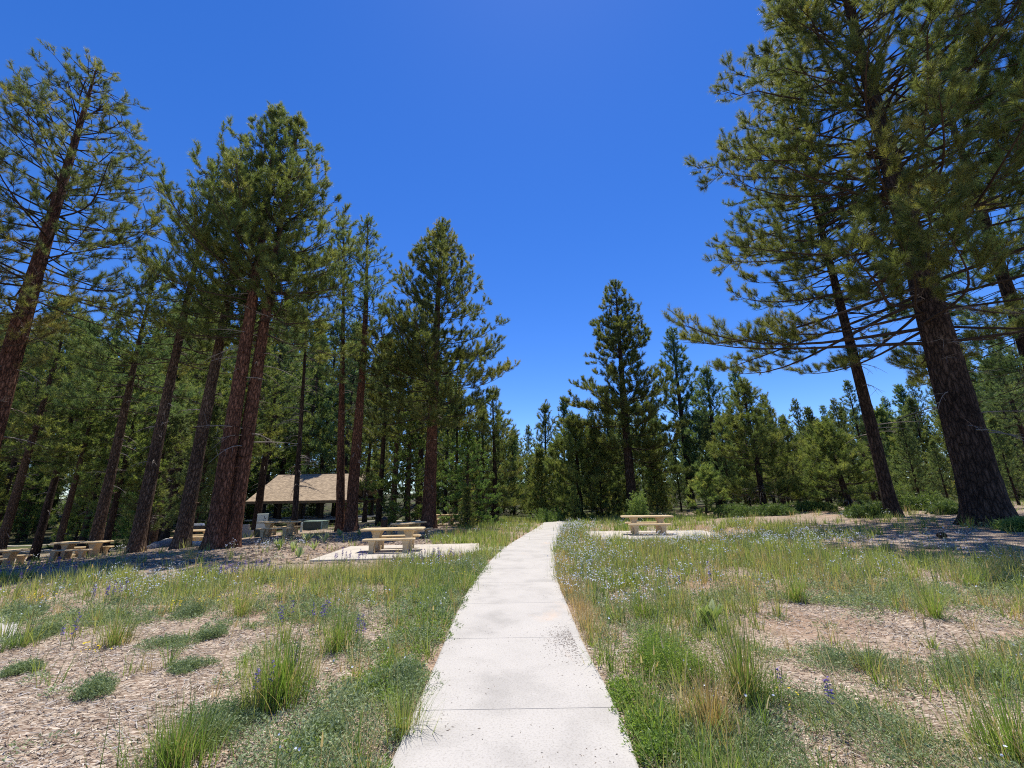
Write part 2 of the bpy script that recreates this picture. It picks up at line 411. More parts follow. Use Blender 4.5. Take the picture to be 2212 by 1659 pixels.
# path edges traced on the ground
EL = [(842, 1658), (893, 1536), (927, 1469), (958, 1396), (980, 1335), (1009, 1280), (1022, 1258), (1046, 1228), (1064, 1206), (1082, 1189), (1105, 1173), (1128, 1159), (1150, 1146), (1166, 1136), (1176, 1128)]
ER = [(1387, 1658), (1371, 1585), (1350, 1555), (1314, 1493), (1283, 1439), (1256, 1384), (1237, 1335), (1216, 1286), (1203, 1250), (1199, 1219), (1200, 1192), (1201, 1177), (1207, 1158), (1214, 1144), (1226, 1128)]
PL = [gp(*p) for p in EL]; PR = [gp(*p) for p in ER]
def ext(a): # carry the near end behind the camera, and the far end round the bend
    d = np.array(a[0]) - np.array(a[1]); d = d / np.linalg.norm(d)
    return [tuple(np.array(a[0]) + d * 6)] + a
PLs, PRs = np.array(ext(PL)), np.array(ext(PR))
yy = np.arange(-2.0, PLs[-1, 1], .1)
_o = np.argsort(PLs[:, 1]); LX = np.interp(yy, PLs[_o, 1], PLs[_o, 0]); _o = np.argsort(PRs[:, 1]); RX = np.interp(yy, PRs[_o, 1], PRs[_o, 0])
def smooth(a, k):
    p = np.pad(a, k, mode='edge'); p[:k] = a[0] - (a[1] - a[0]) * np.arange(k, 0, -1); p[-k:] = a[-1] + (a[-1] - a[-2]) * np.arange(1, k + 1)
    return np.convolve(p, np.ones(2 * k + 1) / (2 * k + 1), 'valid')
LX, RX = smooth(LX, 9), smooth(RX, 9)
# beyond the end the walk swings left out of sight
ye = np.arange(yy[-1] + .1, yy[-1] + 6, .1); q = ye - yy[-1]
LX = np.concatenate([LX, LX[-1] + .25 * q - .05 * q ** 2]); RX = np.concatenate([RX, RX[-1] + .25 * q - .05 * q ** 2]); yy = np.concatenate([yy, ye])
PMAX = yy[-1]
def path_dist(x, y):
    """signed distance-like value: <0 on the walk"""
    l = np.interp(y, yy, LX); r = np.interp(y, yy, RX)
    d = np.maximum(l - x, x - r)
    return np.where((y > PMAX) | (y < -2), 5., d)
PADS = []
def on_pad(x, y, m_=0.):
    r_ = np.zeros(np.shape(x), bool)
    for (cx, cy, hx, hy, rz, zz) in PADS:
        dx, dy = x - cx, y - cy; c_, s_ = math.cos(rz), math.sin(rz)
        r_ |= (np.abs(dx * c_ + dy * s_) < hx + m_) & (np.abs(-dx * s_ + dy * c_) < hy + m_)
    return r_
# concrete pads: centre px, half sizes, rotation
def add_pad(px, py, hx, hy, rz):
    x, y = gp(px, py); PADS.append((x, y, hx, hy, rz, float(hgt(x, y)))); return x, y
T1 = gp(848, 1189)
PADS.append((T1[0] + .50, T1[1] - .05, 2.5, 2.05, R(4), float(hgt(*T1))))
T8 = at_depth(1398, 1137, 18.6); T8 = (T8[0], 18.6)
PADS.append((T8[0] + .1, T8[1] - .35, 2.6, 2.1, R(-6), float(hgt(*T8)) + .02))
def flat(x, y, z):
    for (cx, cy, hx, hy, rz, zz) in PADS:
        dx, dy = x - cx, y - cy; c_, s_ = math.cos(rz), math.sin(rz)
        d = np.maximum(np.abs(dx * c_ + dy * s_) - hx, np.abs(-dx * s_ + dy * c_) - hy)
        k = 1 - ss(d, .1, 1.2); z = z * (1 - k) + (zz - .05) * k
    return z
def gz(x, y):
    """final ground height"""
    x = np.asarray(x, float); y = np.asarray(y, float)
    z = hgt(x, y) + bump(x, y) * ss(path_dist(x, y), .1, .8)
    k = 1 - ss(path_dist(x, y), 0.05, .5)
    z = z - .035 * k
    z = flat(x, y, z)
    return z
Z = gz(X, Y)
Z = Z + ss(np.hypot(X, Y), 120, 500) * 0
vv = np.stack([X, Y, Z], -1).reshape(-1, 3); idx = np.arange(X.size).reshape(X.shape)
a, b, c, d = idx[:-1, :-1], idx[:-1, 1:], idx[1:, 1:], idx[1:, :-1]
g = Geo(); g.add(vv, np.concatenate([np.stack([a, b, c], -1).reshape(-1, 3), np.stack([a, c, d], -1).reshape(-1, 3)]), smooth=True)
tag(g.build('ground', [M['ground']]), kind='structure')

# walk in slabs with open joints
g = Geo(); J = [-1.6 + 1.8 * i for i in range(60)]
Jy = [2.10 + 1.8 * k for k in range(-2, 25)]
for y0, y1 in zip(Jy[:-1], Jy[1:]):
    if y0 > PMAX - 1.5: break
    y1 = min(y1, PMAX)
    yr = np.linspace(y0 + .0032, y1 - .0032, 9)
    top = []; 
    l, r = np.interp(yr, yy, LX), np.interp(yr, yy, RX)
    wob = .010 * (fbm(yr * 3, yr * 0, 5) - .5)
    us = np.array([0, .012, .2, .4, .6, .8, .988, 1]); rows = []
    for k in range(9):
        x = (l[k] + wob[k]) + (r[k] - l[k]) * us
        z = hgt(x, np.full(8, yr[k])) + .018; z[0] -= .012; z[-1] -= .012
        if k in (0, 8): z -= .004
        rows.append(np.stack([x, np.full(8, yr[k]), z], -1))
    rows = np.array(rows); v = rows.reshape(-1, 3); ii = np.arange(72).reshape(9, 8)
    a, b, c, d = ii[:-1, :-1], ii[:-1, 1:], ii[1:, 1:], ii[1:, :-1]
    f = [*np.stack([a, b, c], -1).reshape(-1, 3), *np.stack([a, c, d], -1).reshape(-1, 3)]
    per = list(ii[0, :]) + list(ii[1:, -1]) + list(ii[-1, -2::-1]) + list(ii[-2:0:-1, 0])
    lo = v[per] - [0, 0, .12]; n0 = 72; v = np.concatenate([v, lo]); m_ = len(per)
    for i in range(m_):
        j = (i + 1) % m_
        f += [np.array([per[i], n0 + i, n0 + j]), np.array([per[i], n0 + j, per[j]])]
    g.add(v, np.array(f))
tag(g.build('path', [M['path']]), kind='structure')

def pad_mesh(i, name='concrete_pad', zoff=.0):
    cx, cy, hx, hy, rz, zz = PADS[i]
    g = Geo(); box(g, -hx, -hy, -.15, hx, hy, 0.0, bev=.008)
    o = g.build(name, [M['pad']]); o.location = (cx, cy, zz + zoff); o.rotation_euler = (0, 0, rz)
    return tag(o, kind='structure')
pad_mesh(0); pad_mesh(1)
# spur joining pad to walk and walks at the left edge
def strip(name, pts, wd, m_, z=.02):
    g = Geo(); P = np.array(pts); T = norm(np.gradient(P, axis=0)); Nn = np.stack([-T[:, 1], T[:, 0]], -1)
    ring = []
    for p, n_ in zip(P, Nn):
        for sgn, dz in ((1, -.12), (1, z), (-1, z), (-1, -.12)):
            q = p + n_ * sgn * wd / 2; ring.append((q[0], q[1], float(hgt(*q)) + dz))
    f = []
    for i in range(len(P) - 1):
        for k in range(3):
            a = i * 4 + k; f += [(a, a + 1, a + 5), (a, a + 5, a + 4)]
    e = (len(P) - 1) * 4; f += [(0, 2, 1), (0, 3, 2), (e, e + 1, e + 2), (e, e + 2, e + 3)]
    g.add(ring, f); o = g.build(name, [m_]); return tag(o, kind='structure')
sa, sb = np.array(gp(1150, 1183)), np.array((PADS[0][0] + 2.2, PADS[0][1] - .6))
s0 = gp(1085, 1186)
strip('path', [(s0[0] - .9, s0[1] + .1), (s0[0] + .15, s0[1] + .15)], 1.1, M['path'], .012)
strip('path', [gp(-260, 1192), gp(0, 1194), gp(70, 1191), gp(135, 1186), gp(200, 1183)], .9, M['pad'], .035)
strip('path', [gp(-200, 1178), gp(40, 1180), gp(90, 1178), gp(150, 1175)], .7, M['pad'], .035)
strip('path', [gp(455, 1154), gp(505, 1143), gp(548, 1139), gp(585, 1139)], .9, M['pad'], .035)
strip('path', [gp(770, 1127), gp(830, 1125), gp(920, 1124), gp(1000, 1122)], 1.5, M['pad'], .03)
strip('path', [gp(-190, 1300), gp(-60, 1325), gp(-35, 1350), gp(-70, 1400)], .7, M['path'], .03)

# ------------------------------------------------------------------ trees
def needles(g, P, A, rg, ln, nn, wd, tint, mi, cone=(.35, 1.25), stem=.6):
    """bottle-brush tufts: P (N,3) positions, A (N,3) axes"""
    n_ = len(P)
    if n_ == 0: return
    up = np.where(np.abs(A[:, 2:3]) > .9, [[1., 0, 0]], [[0, 0, 1.]])
    U = norm(np.cross(A, up)); V = np.cross(A, U)
    ph = rg.uniform(0, 2 * np.pi, (n_, nn)); th = rg.uniform(cone[0], cone[1], (n_, nn)) ; u = rg.uniform(-.2, 1, (n_, nn))
    th = th * (1.15 - .45 * u)
    Lr = ln[:, None] * rg.uniform(.7, 1.1, (n_, nn))
    D = A[:, None] * np.cos(th)[..., None] + (U[:, None] * np.cos(ph)[..., None] + V[:, None] * np.sin(ph)[..., None]) * np.sin(th)[..., None]
    B = P[:, None] + A[:, None] * (u * ln[:, None] * stem)[..., None]
    T = B + D * Lr[..., None]
    S = norm(np.cross(D, rg.normal(size=D.shape))) * (wd * rg.uniform(.7, 1.3, (n_, nn)))[..., None] * .5
    mid = B + D * (Lr * .35)[..., None]
    v = np.stack([B, mid + S, T, mid - S], 2).reshape(-1, 3)
    k = np.arange(n_ * nn) * 4
    f = np.concatenate([np.stack([k, k + 1, k + 2], -1), np.stack([k, k + 2, k + 3], -1)])
    if True:
        f = np.stack([k, k + 1, k + 2], -1); v2 = np.stack([B - S * .6, B + S * .6, T], 2).reshape(-1, 3); k3 = np.arange(n_ * nn) * 3
        f = np.stack([k3, k3 + 1, k3 + 2], -1)
        tt = np.repeat(np.clip(tint[:, None] + rg.normal(0, .08, (n_, nn)), 0, 1).ravel(), 3)
        g.add(v2, f, tt, mi)

def trunk_line(z, H, lean, bend, ph):
    t = np.clip(z / H, 0, 1)
    x = lean[0] * t + bend * np.sin(t * 5 + ph) * t
    y = lean[1] * t + bend * .6 * np.cos(t * 4 + ph) * t
    return x, y
def make_tree(seed, H, r0, cb, Rc, whorl=.62, per=5, e_top=55, e_mid=8, e_low=-12, droop=.15, upturn=.22, prof=.8, tufts=1.0,
              zj=.07, nl=.18, nn=13, nw=.016, lean=(0, 0), bend=.08, twig_len=1.0, bare_in=.25, dead=10, tint=.45, mats=None, sides=14,
              varL=.34, gap=.08, flare=.35, twig_sp=.38, low_round=.25, tuft_sp=.105, shoot_sp=.19, dead_lo=None, dead_len=1.2, side_bias=None, limb_r=.03, stub=0):
    nn = int(nn * 2.1); nw = nw * 1.22
    rg = np.random.default_rng(seed)
    bend = bend * rg.uniform(.5, 1.2); ph = rg.uniform(0, 6)
    mats = mats or (M['bark_red'], M['limb'], M['needle'])
    # trunk
    K = int(H / .45) + 3; zs = np.concatenate([[-.3, -.02, .12, .3, .55], np.linspace(.9, H * .995, K)])
    x, y = trunk_line(zs, H, lean, bend, ph)
    t = np.clip(zs / H, 0, 1); rad = r0 * ((1 - t) ** .8 * .97 + .03) * (1 - .05 * t) + r0 * flare * np.exp(-np.clip(zs, 0, 9) / .38)
    an = np.arange(sides) / sides * 2 * np.pi
    rr = rad[:, None] * (1 + .07 * (fbm(an[None] * 2.2 + seed, zs[:, None] * .35, seed) - .5) * 2 + .10 * np.exp(-np.clip(zs, 0, 9) / .5)[:, None] * np.sin(an * 5 + seed)[None]
          + .05 * (vnoise(an[None] * 5 + 30 * np.sin(an[None] * 3), zs[:, None] * 1.6, seed + 4) - .5) * 2)
    V = np.stack([x[:, None] + rr * np.cos(an), y[:, None] + rr * np.sin(an), np.broadcast_to(zs[:, None], rr.shape)], -1)
    ii = np.arange(V.shape[0] * sides).reshape(-1, sides); a = ii[:-1]; b = np.roll(a, -1, 1); c = ii[1:]; d = np.roll(c, -1, 1)
    gt = Geo(); gt.add(V.reshape(-1, 3), np.concatenate([np.stack([a, b, d], -1).reshape(-1, 3), np.stack([a, d, c], -1).reshape(-1, 3)]), smooth=True)
    if stub:
        zz = rg.uniform(.08, cb + .1, stub) * H; a_ = rg.uniform(0, 6.28, stub); sx_, sy_ = trunk_line(zz, H, lean, bend, ph)
        rt = r0 * (1 - zz / H) ** .8 * .97
        dirn = np.stack([np.cos(a_), np.sin(a_), rg.uniform(-.1, .35, stub)], -1)
        L_ = rt * .9 + rg.uniform(.05, .22, stub)
        base = np.stack([sx_, sy_, zz], -1)
        P = base[:, None] + dirn[:, None] * np.linspace(.5, 1, 3)[None, :, None] * L_[:, None, None] * np.array([1, 1, 1.])
        v, f = tubes(P, np.broadcast_to(np.array([.045, .035, .02]), (stub, 3)).copy(), 5); gt.add(v, f)
    trunk = gt.mesh('trunk', [mats[0]])
    # limbs
    zb = cb * H
    zl, al = [], []
    z = zb
    while z < H * .985:
        tt = (z - zb) / (H - zb)
        n_ = max(3, int(per * rg.uniform(.7, 1.3)))
        a0 = rg.uniform(0, 6.28)
        for k in range(n_):
            if rg.random() < gap * (1 - tt): continue
            zl.append(z + rg.normal(0, zj)); al.append(a0 + k * 6.283 / n_ + rg.normal(0, .35))
        z += whorl * 1.08 * (1 - .4 * tt) * rg.uniform(.75, 1.3)
    zl = np.clip(np.array(zl), zb * .97, H * .99); al = np.array(al); tt = np.clip((zl - zb) / (H - zb), 0, 1)
    Rp = Rc * np.minimum((1 - tt) ** prof + .03, 1.0) * np.minimum(1, (1 - low_round) + tt / .18 * low_round)
    L = np.maximum(Rp * (1 + rg.normal(0, varL, len(tt))), .2) + .08
    lob = fbm(al * 1.1 + seed, zl * .45, seed + 9); L = np.minimum(L * (.78 + .5 * lob), Rp * 1.22 + .25)
    if side_bias: L = L * (1 + side_bias[1] * np.cos(al - side_bias[0]))
    e = np.where(tt < .4, e_low + (e_mid - e_low) * tt / .4, e_mid + (e_top - e_mid) * ((tt - .4) / .6) ** 1.3) + rg.normal(0, 6, len(tt))
    e = np.radians(e)
    K = 9; s = np.linspace(0, 1, K)
    lx, ly = trunk_line(zl, H, lean, bend, ph)
    hor = L[:, None] * s * np.cos(e * .8)[:, None]
    wig = rg.normal(0, .05, (len(L), 1)) * np.sin(s * 4 + rg.uniform(0, 6, (len(L), 1))) * L[:, None]
    vert = L[:, None] * (np.sin(e)[:, None] * s - (droop * (1 - tt))[:, None] * s ** 1.5 + (upturn * rg.uniform(.4, 1.4, len(L)))[:, None] * s ** 3.2)
    ca, sa = np.cos(al)[:, None], np.sin(al)[:, None]
    env = .62 * (H - zb) / Rc
    vert = np.minimum(vert, np.maximum(H - .12 - env * hor, zl[:, None] + hor * .1) - zl[:, None])
    P = np.stack([lx[:, None] + ca * hor - sa * wig, ly[:, None] + sa * hor + ca * wig, zl[:, None] + vert], -1)
    rl = (limb_r * .62 * (.35 + .65 * L / Rc) + .004)[:, None] * (1 - s) ** .8 + .006
    gc = Geo()
    v, f = tubes(P, rl, 6); gc.add(v, f, .5, 0, True)
    ltint = tint + rg.normal(0, .13, len(L))
    # dead lower limbs
    if dead:
        nd = dead; zd = rg.uniform(max(.1, cb - .25) if dead_lo is None else dead_lo, cb + .08, nd) * H; ad = rg.uniform(0, 6.28, nd); Ld = rg.uniform(.4, 1, nd) * dead_len
        x0, y0 = trunk_line(zd, H, lean, bend, ph); sd5 = np.linspace(0, 1, 6)
        Pd = np.stack([x0[:, None] + np.cos(ad)[:, None] * Ld[:, None] * sd5, y0[:, None] + np.sin(ad)[:, None] * Ld[:, None] * sd5,
                       zd[:, None] + Ld[:, None] * (.12 * sd5 - rg.uniform(.1, .6, (nd, 1)) * sd5 ** 2)], -1)
        v, f = tubes(Pd, np.broadcast_to(np.linspace(.02, .004, 6), (nd, 6)) * (.5 + Ld[:, None] / dead_len), 4); gc.add(v, f, .5, 2)
        # twiglets
        k = nd * 5; ip = rg.integers(0, nd, k); isg = rg.integers(2, 5, k); p0 = Pd[ip, isg]
        dv = norm(norm(Pd[ip, isg + 1] - p0) + rg.normal(0, .6, (k, 3)) - [0, 0, .2]) * rg.uniform(.15, .5, (k, 1)) * dead_len * .6
        P2 = p0[:, None] + dv[:, None] * np.linspace(0, 1, 3)[None, :, None]; v, f = tubes(P2, np.broadcast_to(np.array([.007, .005, .002]), (k, 3)).copy(), 3); gc.add(v, f, .5, 2)
    # twigs
    TP, TD, TL, TT, TZ = [], [], [], [], []
    for i in range(len(L)):
        n_ = max(2, int(L[i] * (1 - bare_in) / twig_sp))
        si = np.linspace(bare_in, .97, n_) + rg.normal(0, .02, n_); si = np.clip(si, .05, .99)
        fi = si * (K - 1); i0 = np.minimum(fi.astype(int), K - 2); fr = (fi - i0)[:, None]
        p = P[i, i0] * (1 - fr) + P[i, i0 + 1] * fr; tg = norm(P[i, i0 + 1] - P[i, i0])
        sgn = np.where(np.arange(n_) % 2 == 0, 1., -1.)
        side = norm(np.cross(tg, [0, 0, 1.])) * sgn[:, None]
        an_ = rg.uniform(.5, 1.0, n_)[:, None]
        dr = norm(tg * np.cos(an_) + side * np.sin(an_) + np.array([0, 0, 1.]) * rg.normal(.06, .11, (n_, 1)))
        ln = twig_len * np.clip(L[i] * .42, .25, 1.5) * (1.05 - .65 * si) * rg.uniform(.6, 1.25, n_) * (1 - .5 * tt[i]) + .12
        TP.append(p); TD.append(dr); TL.append(ln); TT.append(np.full(n_, ltint[i])); TZ.append(np.full(n_, tt[i]))
        TP.append(P[i, -2:-1]); TD.append(norm(P[i, -1:] - P[i, -2:-1])); TL.append(np.array([np.linalg.norm(P[i, -1] - P[i, -2]) + .06])); TT.append([ltint[i]]); TZ.append([tt[i]])
    # leader
    tx, ty = trunk_line(np.array([H]), H, lean, bend, ph)
    TP.append([[tx[0], ty[0], H * .965]]); TD.append([[0, 0, 1.]]); TL.append([H * .03]); TT.append([tint]); TZ.append([1.])
    TP, TD, TL, TT, TZ = (np.concatenate(q) for q in (TP, TD, TL, TT, TZ))
    K2 = 4; s2 = np.linspace(0, 1, K2)
    curve = rg.normal(.34, .12, len(TL))
    Q = TP[:, None] + TD[:, None] * (s2[None, :, None] * TL[:, None, None]); Q[:, :, 2] += curve[:, None] * TL[:, None] * s2 ** 2
    Q[:, 1:3] += rg.normal(0, .02, (len(TL), 2, 3))
    v, f = tubes(Q, (.006 + .006 * TL[:, None]) * (1 - s2 * .8), 3); gc.add(v, f, .5, 0)
    # side shoots
    ns_ = np.maximum(1, np.round(TL / shoot_sp * tufts * rg.uniform(.7, 1.3, len(TL))).astype(int)); jj = np.repeat(np.arange(len(TL)), ns_)
    us = rg.uniform(.30, .98, len(jj)); fi = us * (K2 - 1); i0 = np.minimum(fi.astype(int), K2 - 2); fr = (fi - i0)[:, None]
    p0 = Q[jj, i0] * (1 - fr) + Q[jj, i0 + 1] * fr; tg = norm(Q[jj, i0 + 1] - Q[jj, i0])
    pe = norm(np.cross(tg, rg.normal(size=tg.shape)))
    dS = norm(tg * .75 + pe * .75 + np.array([0, 0, 1.]) * rg.uniform(.35, 1.0, (len(jj), 1))); lS = rg.uniform(.14, .34, len(jj)) * (1.15 - .5 * us) * nl / .2
    Q3 = p0[:, None] + dS[:, None] * (np.linspace(0, 1, 3)[None, :, None] * lS[:, None, None]); Q3[:, 2, 2] += lS * .22
    v, f = tubes(Q3, np.broadcast_to(np.array([.007, .006, .004]), (len(jj), 3)).copy(), 3); gc.add(v, f, .5, 0)
    # needle brushes: along side shoots and the outer part of every twig
    brush = nl * .62
    kA = np.maximum(1, np.round(lS / brush).astype(int)) ; iA = np.repeat(np.arange(len(jj)), kA); ordA = np.arange(len(iA)) - np.repeat(np.cumsum(kA) - kA, kA)
    tA = 1 - ordA * brush / lS[iA]; tA = np.clip(tA, .3, 1)
    pA = p0[iA] + (Q3[iA, 2] - p0[iA]) * tA[:, None]; AA = norm(Q3[iA, 2] - p0[iA]); cA = TT[jj[iA]]
    kB = np.maximum(2, np.round(TL * .55 / brush).astype(int)); iB = np.repeat(np.arange(len(TL)), kB); ordB = np.arange(len(iB)) - np.repeat(np.cumsum(kB) - kB, kB)
    sB = np.clip(1 - ordB * brush / TL[iB], .3, 1)
    fi = sB * (K2 - 1); i0 = np.minimum(fi.astype(int), K2 - 2); fr = (fi - i0)[:, None]
    pB = Q[iB, i0] * (1 - fr) + Q[iB, i0 + 1] * fr; AB = norm(Q[iB, i0 + 1] - Q[iB, i0])
    p = np.concatenate([pA, pB]); A = norm(np.concatenate([AA, AB]) + rg.normal(0, .12, (len(pA) + len(pB), 3))); ii = np.concatenate([jj[iA], iB])
    p = p - A * (brush * .6)
    ln = nl * rg.uniform(.8, 1.1, len(ii)) * (.85 + .15 * (TZ[ii] < .9))
    shoot_t = rg.normal(0, .11, len(TL))[ii] + rg.normal(0, .05, len(ii))
    needles(gc, p, A, rg, ln, nn, nw, TT[ii] + shoot_t, 1)
    crown = gc.mesh('crown', [mats[1], mats[2], M['deadwood']]); print('tree', seed, 'tufts', len(ii), 'limbs', len(L), 'faces', len(crown.polygons))
    return trunk, crown, H
def put_tree(name, tr, x, y, label, group=None, cat='pine tree', rz=0, s=1.0, z=None, extra=None):
    o = empty(name, (x, y, float(gz(x, y)) if z is None else z), rz); o.scale = (s, s, s)
    t = link_mesh('trunk', tr[0], o); c = link_mesh('crown', tr[1], o)
    tag(o, label, cat, group)
    return o
def hero(name, seed, base, top, Y, label, r0, cb, Rc, cat='pine tree', ground=None, **kw):
    bx, _ = at_depth(base[0], base[1], Y); z0 = float(gz(bx, Y)) if ground is None else ground
    # foot: slide along the ray so that the foot lies on the terrain
    px = base[0]
    for _ in range(5):
        # x of the foot when seen at column px at height z0
        lo = (1000, 1400)
        d = None
        pa, pb = 900., 1500.
        for __ in range(40):
            pm = (pa + pb) / 2; xx, zz = at_depth(px, pm, Y)
            if zz > z0: pa = pm
            else: pb = pm
        bx = xx; z0 = float(gz(bx, Y)) if ground is None else ground
    tx, tz = at_depth(top[0], top[1], Y)
    H = tz - z0
    tr = make_tree(seed, H, r0, cb, Rc, lean=(tx - bx, 0), **kw)
    o = put_tree(name, tr, bx, Y, label, cat=cat, z=z0)
    return o, tr
BR, BD, BG = M['bark_red'], M['bark_dark'], M['bark_grey']
LM, LMm = M['limb'], M['limb_moss']; ND, NY, NB, FR = M['needle'], M['needle_y'], M['needle_b'], M['fir']

P_ = 'pine_tree'
hero(P_, 11, (-110, 1215), (208, 138), 16, 'tall sparse pine with open yellowish crown at the left edge, long bare arching branches', .44, .42, 4.6, whorl=.5, per=5, e_top=50, e_mid=12, e_low=-4, droop=.22, upturn=.42,
     tufts=1.15, nl=.19, nn=15, nw=.015, bare_in=.28, twig_sp=.40, dead=30, dead_len=2.2, tint=.36, mats=(BR, LM, NY), sides=24, prof=.62, varL=.18, stub=16, limb_r=.05)
hero(P_, 12, (-430, 1260), (-75, 215), 14.0, 'yellow-tinged pine cut off by the left edge of the picture', .42, .38, 3.9, whorl=.6, e_mid=12, tufts=.8, nl=.21, nn=16, nw=.014, dead=14, tint=.48, mats=(BR, LM, NY), sides=18, upturn=.35, prof=.6)
hero(P_, 13, (462, 1176), (606, 228), 17.3, 'left stem of the tall twin-stemmed pine with red-brown bark left of the shelter', .35, .50, 3.9, whorl=.48, per=6, e_top=48, e_mid=18, e_low=2, droop=.12, upturn=.36,
     tufts=1.1, nl=.2, nn=16, nw=.018, bare_in=.2, dead=16, tint=.42, mats=(BR, LM, ND), sides=28, prof=1.25, varL=.26, stub=46, limb_r=.045, twig_sp=.3)
hero(P_, 14, (496, 1172), (645, 248), 17.75, 'right stem of the tall twin-stemmed pine, leaning on its neighbour, left of the shelter', .32, .42, 4.4, whorl=.5, per=5, e_top=46, e_mid=16, e_low=-6, droop=.16, upturn=.34,
     tufts=1.0, nl=.2, nn=16, nw=.018, bare_in=.25, dead=22, dead_len=2.2, tint=.45, mats=(BR, LM, ND), sides=28, prof=1.25, varL=.28, stub=46, limb_r=.045, twig_sp=.3)
hero(P_, 15, (390, 1168), (548, 330), 19.2, 'dark-trunked tall pine just left of the twin-stemmed pine', .31, .5, 3.3, tufts=.9, nl=.2, nn=14, nw=.02, dead=16, mats=(BG, LM, ND), sides=20, stub=24, tint=.4, e_mid=15, upturn=.3)
hero(P_, 16, (292, 1168), (470, 340), 20, 'pine with straight brown trunk, second big trunk left of the twin-stemmed pine', .29, .42, 3.2, tufts=1, nl=.2, nn=14, nw=.02, dead=20, mats=(BG, LM, ND), sides=20, stub=20, tint=.4, e_mid=15, upturn=.3)
hero(P_, 17, (198, 1168), (345, 560), 22, 'leaning grey-trunked pine behind the left picnic table', .27, .45, 3.0, tufts=.9, nl=.22, nn=12, nw=.022, dead=20, mats=(BG, LM, NB), sides=18, tint=.45, stub=16)
hero(P_, 18, (735, 1140), (742, 474), 27, 'slender pine with bare straight trunk in front of the shelter roof', .27, .52, 2.3, tufts=.95, nl=.22, nn=12, nw=.022, dead=22, mats=(BR, LM, NB), sides=16, tint=.45, prof=.85, upturn=.3, e_mid=10)
hero(P_, 19, (757, 1140), (801, 470), 26.5, 'thick-footed pine with curved dark trunk at the right end of the shelter roof', .36, .42, 3.2, tufts=.9, nl=.22, nn=12, nw=.022, dead=26, mats=(BR, LM, NB), sides=18, tint=.5, prof=.85, e_mid=8, upturn=.3, gap=.15, bend=.25)
hero(P_, 20, (925, 1130), (954, 476), 28.5, 'full broad-crowned pine with red trunk behind the front picnic table', .46, .30, 5.6, whorl=.55, per=6, e_top=58, e_mid=16, e_low=-12, droop=.16, upturn=.34,
     tufts=1.15, nl=.23, nn=15, nw=.024, bare_in=.22, dead=18, tint=.5, mats=(BR, LM, ND), sides=20, prof=.78, varL=.16, limb_r=.05, twig_sp=.34, gap=.12)
hero(P_, 21, (1368, 1108), (1327, 612), 34, 'layered tall pine with long tiered branches behind the right picnic table', .42, .22, 4.3, whorl=.85, per=6, e_top=35, e_mid=8, e_low=-14, droop=.06, upturn=.30,
     tufts=1.5, nl=.24, nn=14, nw=.03, bare_in=.12, dead=10, tint=.42, mats=(BD, LM, ND), sides=14, prof=.72, varL=.26, limb_r=.05, twig_sp=.28, gap=.15)
hero(P_, 22, (1495, 1108), (1451, 708), 41, 'narrow dark pine right of the layered pine', .36, .2, 3.2, whorl=.6, tufts=1.2, nl=.27, nn=12, nw=.034, dead=8, tint=.35, mats=(BD, LM, NB), prof=.85, upturn=.3, e_mid=18)
hero(P_, 23, (1560, 1108), (1523, 794), 37, 'round-topped green pine behind the right end of the right picnic table', .30, .12, 3.0, whorl=.5, tufts=1.15, nl=.25, nn=12, nw=.03, dead=20, tint=.42, mats=(BD, LM, NB), prof=.85, upturn=.3, e_mid=18)
hero(P_, 24, (1632, 1108), (1584, 786), 48, 'thin-topped pine rising behind the green young pines on the right', .24, .2, 2.4, tufts=1, nl=.28, nn=10, nw=.036, dead=4, tint=.38, mats=(BD, LM, NB), gap=.1)
hero(P_, 25, (1653, 1112), (1603, 824), 29, 'bushy light green pine with dark trunk right of the right picnic table', .22, .10, 2.9, whorl=.42, per=6, tufts=1.05, nl=.25, nn=13, nw=.026, dead=40, dead_len=1.8, tint=.42, mats=(BD, LM, ND), prof=.8, e_mid=14, upturn=.3)
hero(P_, 26, (1525, 1112), (1527, 1010), 27, 'small bright young pine at the right end of the right picnic table', .07, .06, 1.0, whorl=.24, tufts=1.1, nl=.2, nn=13, nw=.022, dead=0, tint=.48, mats=(BD, LM, ND), twig_sp=.22, e_mid=30, prof=.7)
hero(P_, 27, (1838, 1124), (1778, 915), 25, 'conical dense young pine left of the two dark trunks on the right', .2, .05, 2.4, whorl=.34, per=7, tufts=1.1, nl=.23, nn=13, nw=.024, dead=10, tint=.42, mats=(BD, LM, ND), prof=.85, e_mid=16, twig_sp=.28, low_round=.1)
hero(P_, 28, (1255, 1104), (1238, 896), 36, 'dense young pine branched to the ground at the end of the path', .24, .04, 3.3, whorl=.40, per=7, tufts=1.1, nl=.26, nn=13, nw=.03, dead=4, tint=.42, mats=(BD, LM, ND), prof=.8, e_mid=25, low_round=.1)
hero(P_, 29, (1180, 1104), (1177, 868), 42, 'slim pointed pine beyond the end of the path', .2, .10, 2.4, tufts=1.0, nl=.27, nn=12, nw=.03, dead=4, tint=.5, mats=(BD, LM, ND), prof=.9, e_mid=25)
hero(P_, 30, (1222, 1104), (1217, 860), 52, 'tall thin pointed pine behind the young pine at the end of the path', .22, .15, 2.0, tufts=.9, nl=.28, nn=12, nw=.034, dead=4, tint=.5, mats=(BD, LM, NB), prof=.9, e_mid=25, gap=.1)
hero(P_, 31, (1070, 1104), (1066, 840), 36, 'green pine right of the broad-crowned pine, left of the path end', .24, .12, 3.0, tufts=1.1, nl=.26, nn=12, nw=.03, dead=10, tint=.45, mats=(BD, LM, ND), prof=.8, e_mid=22)
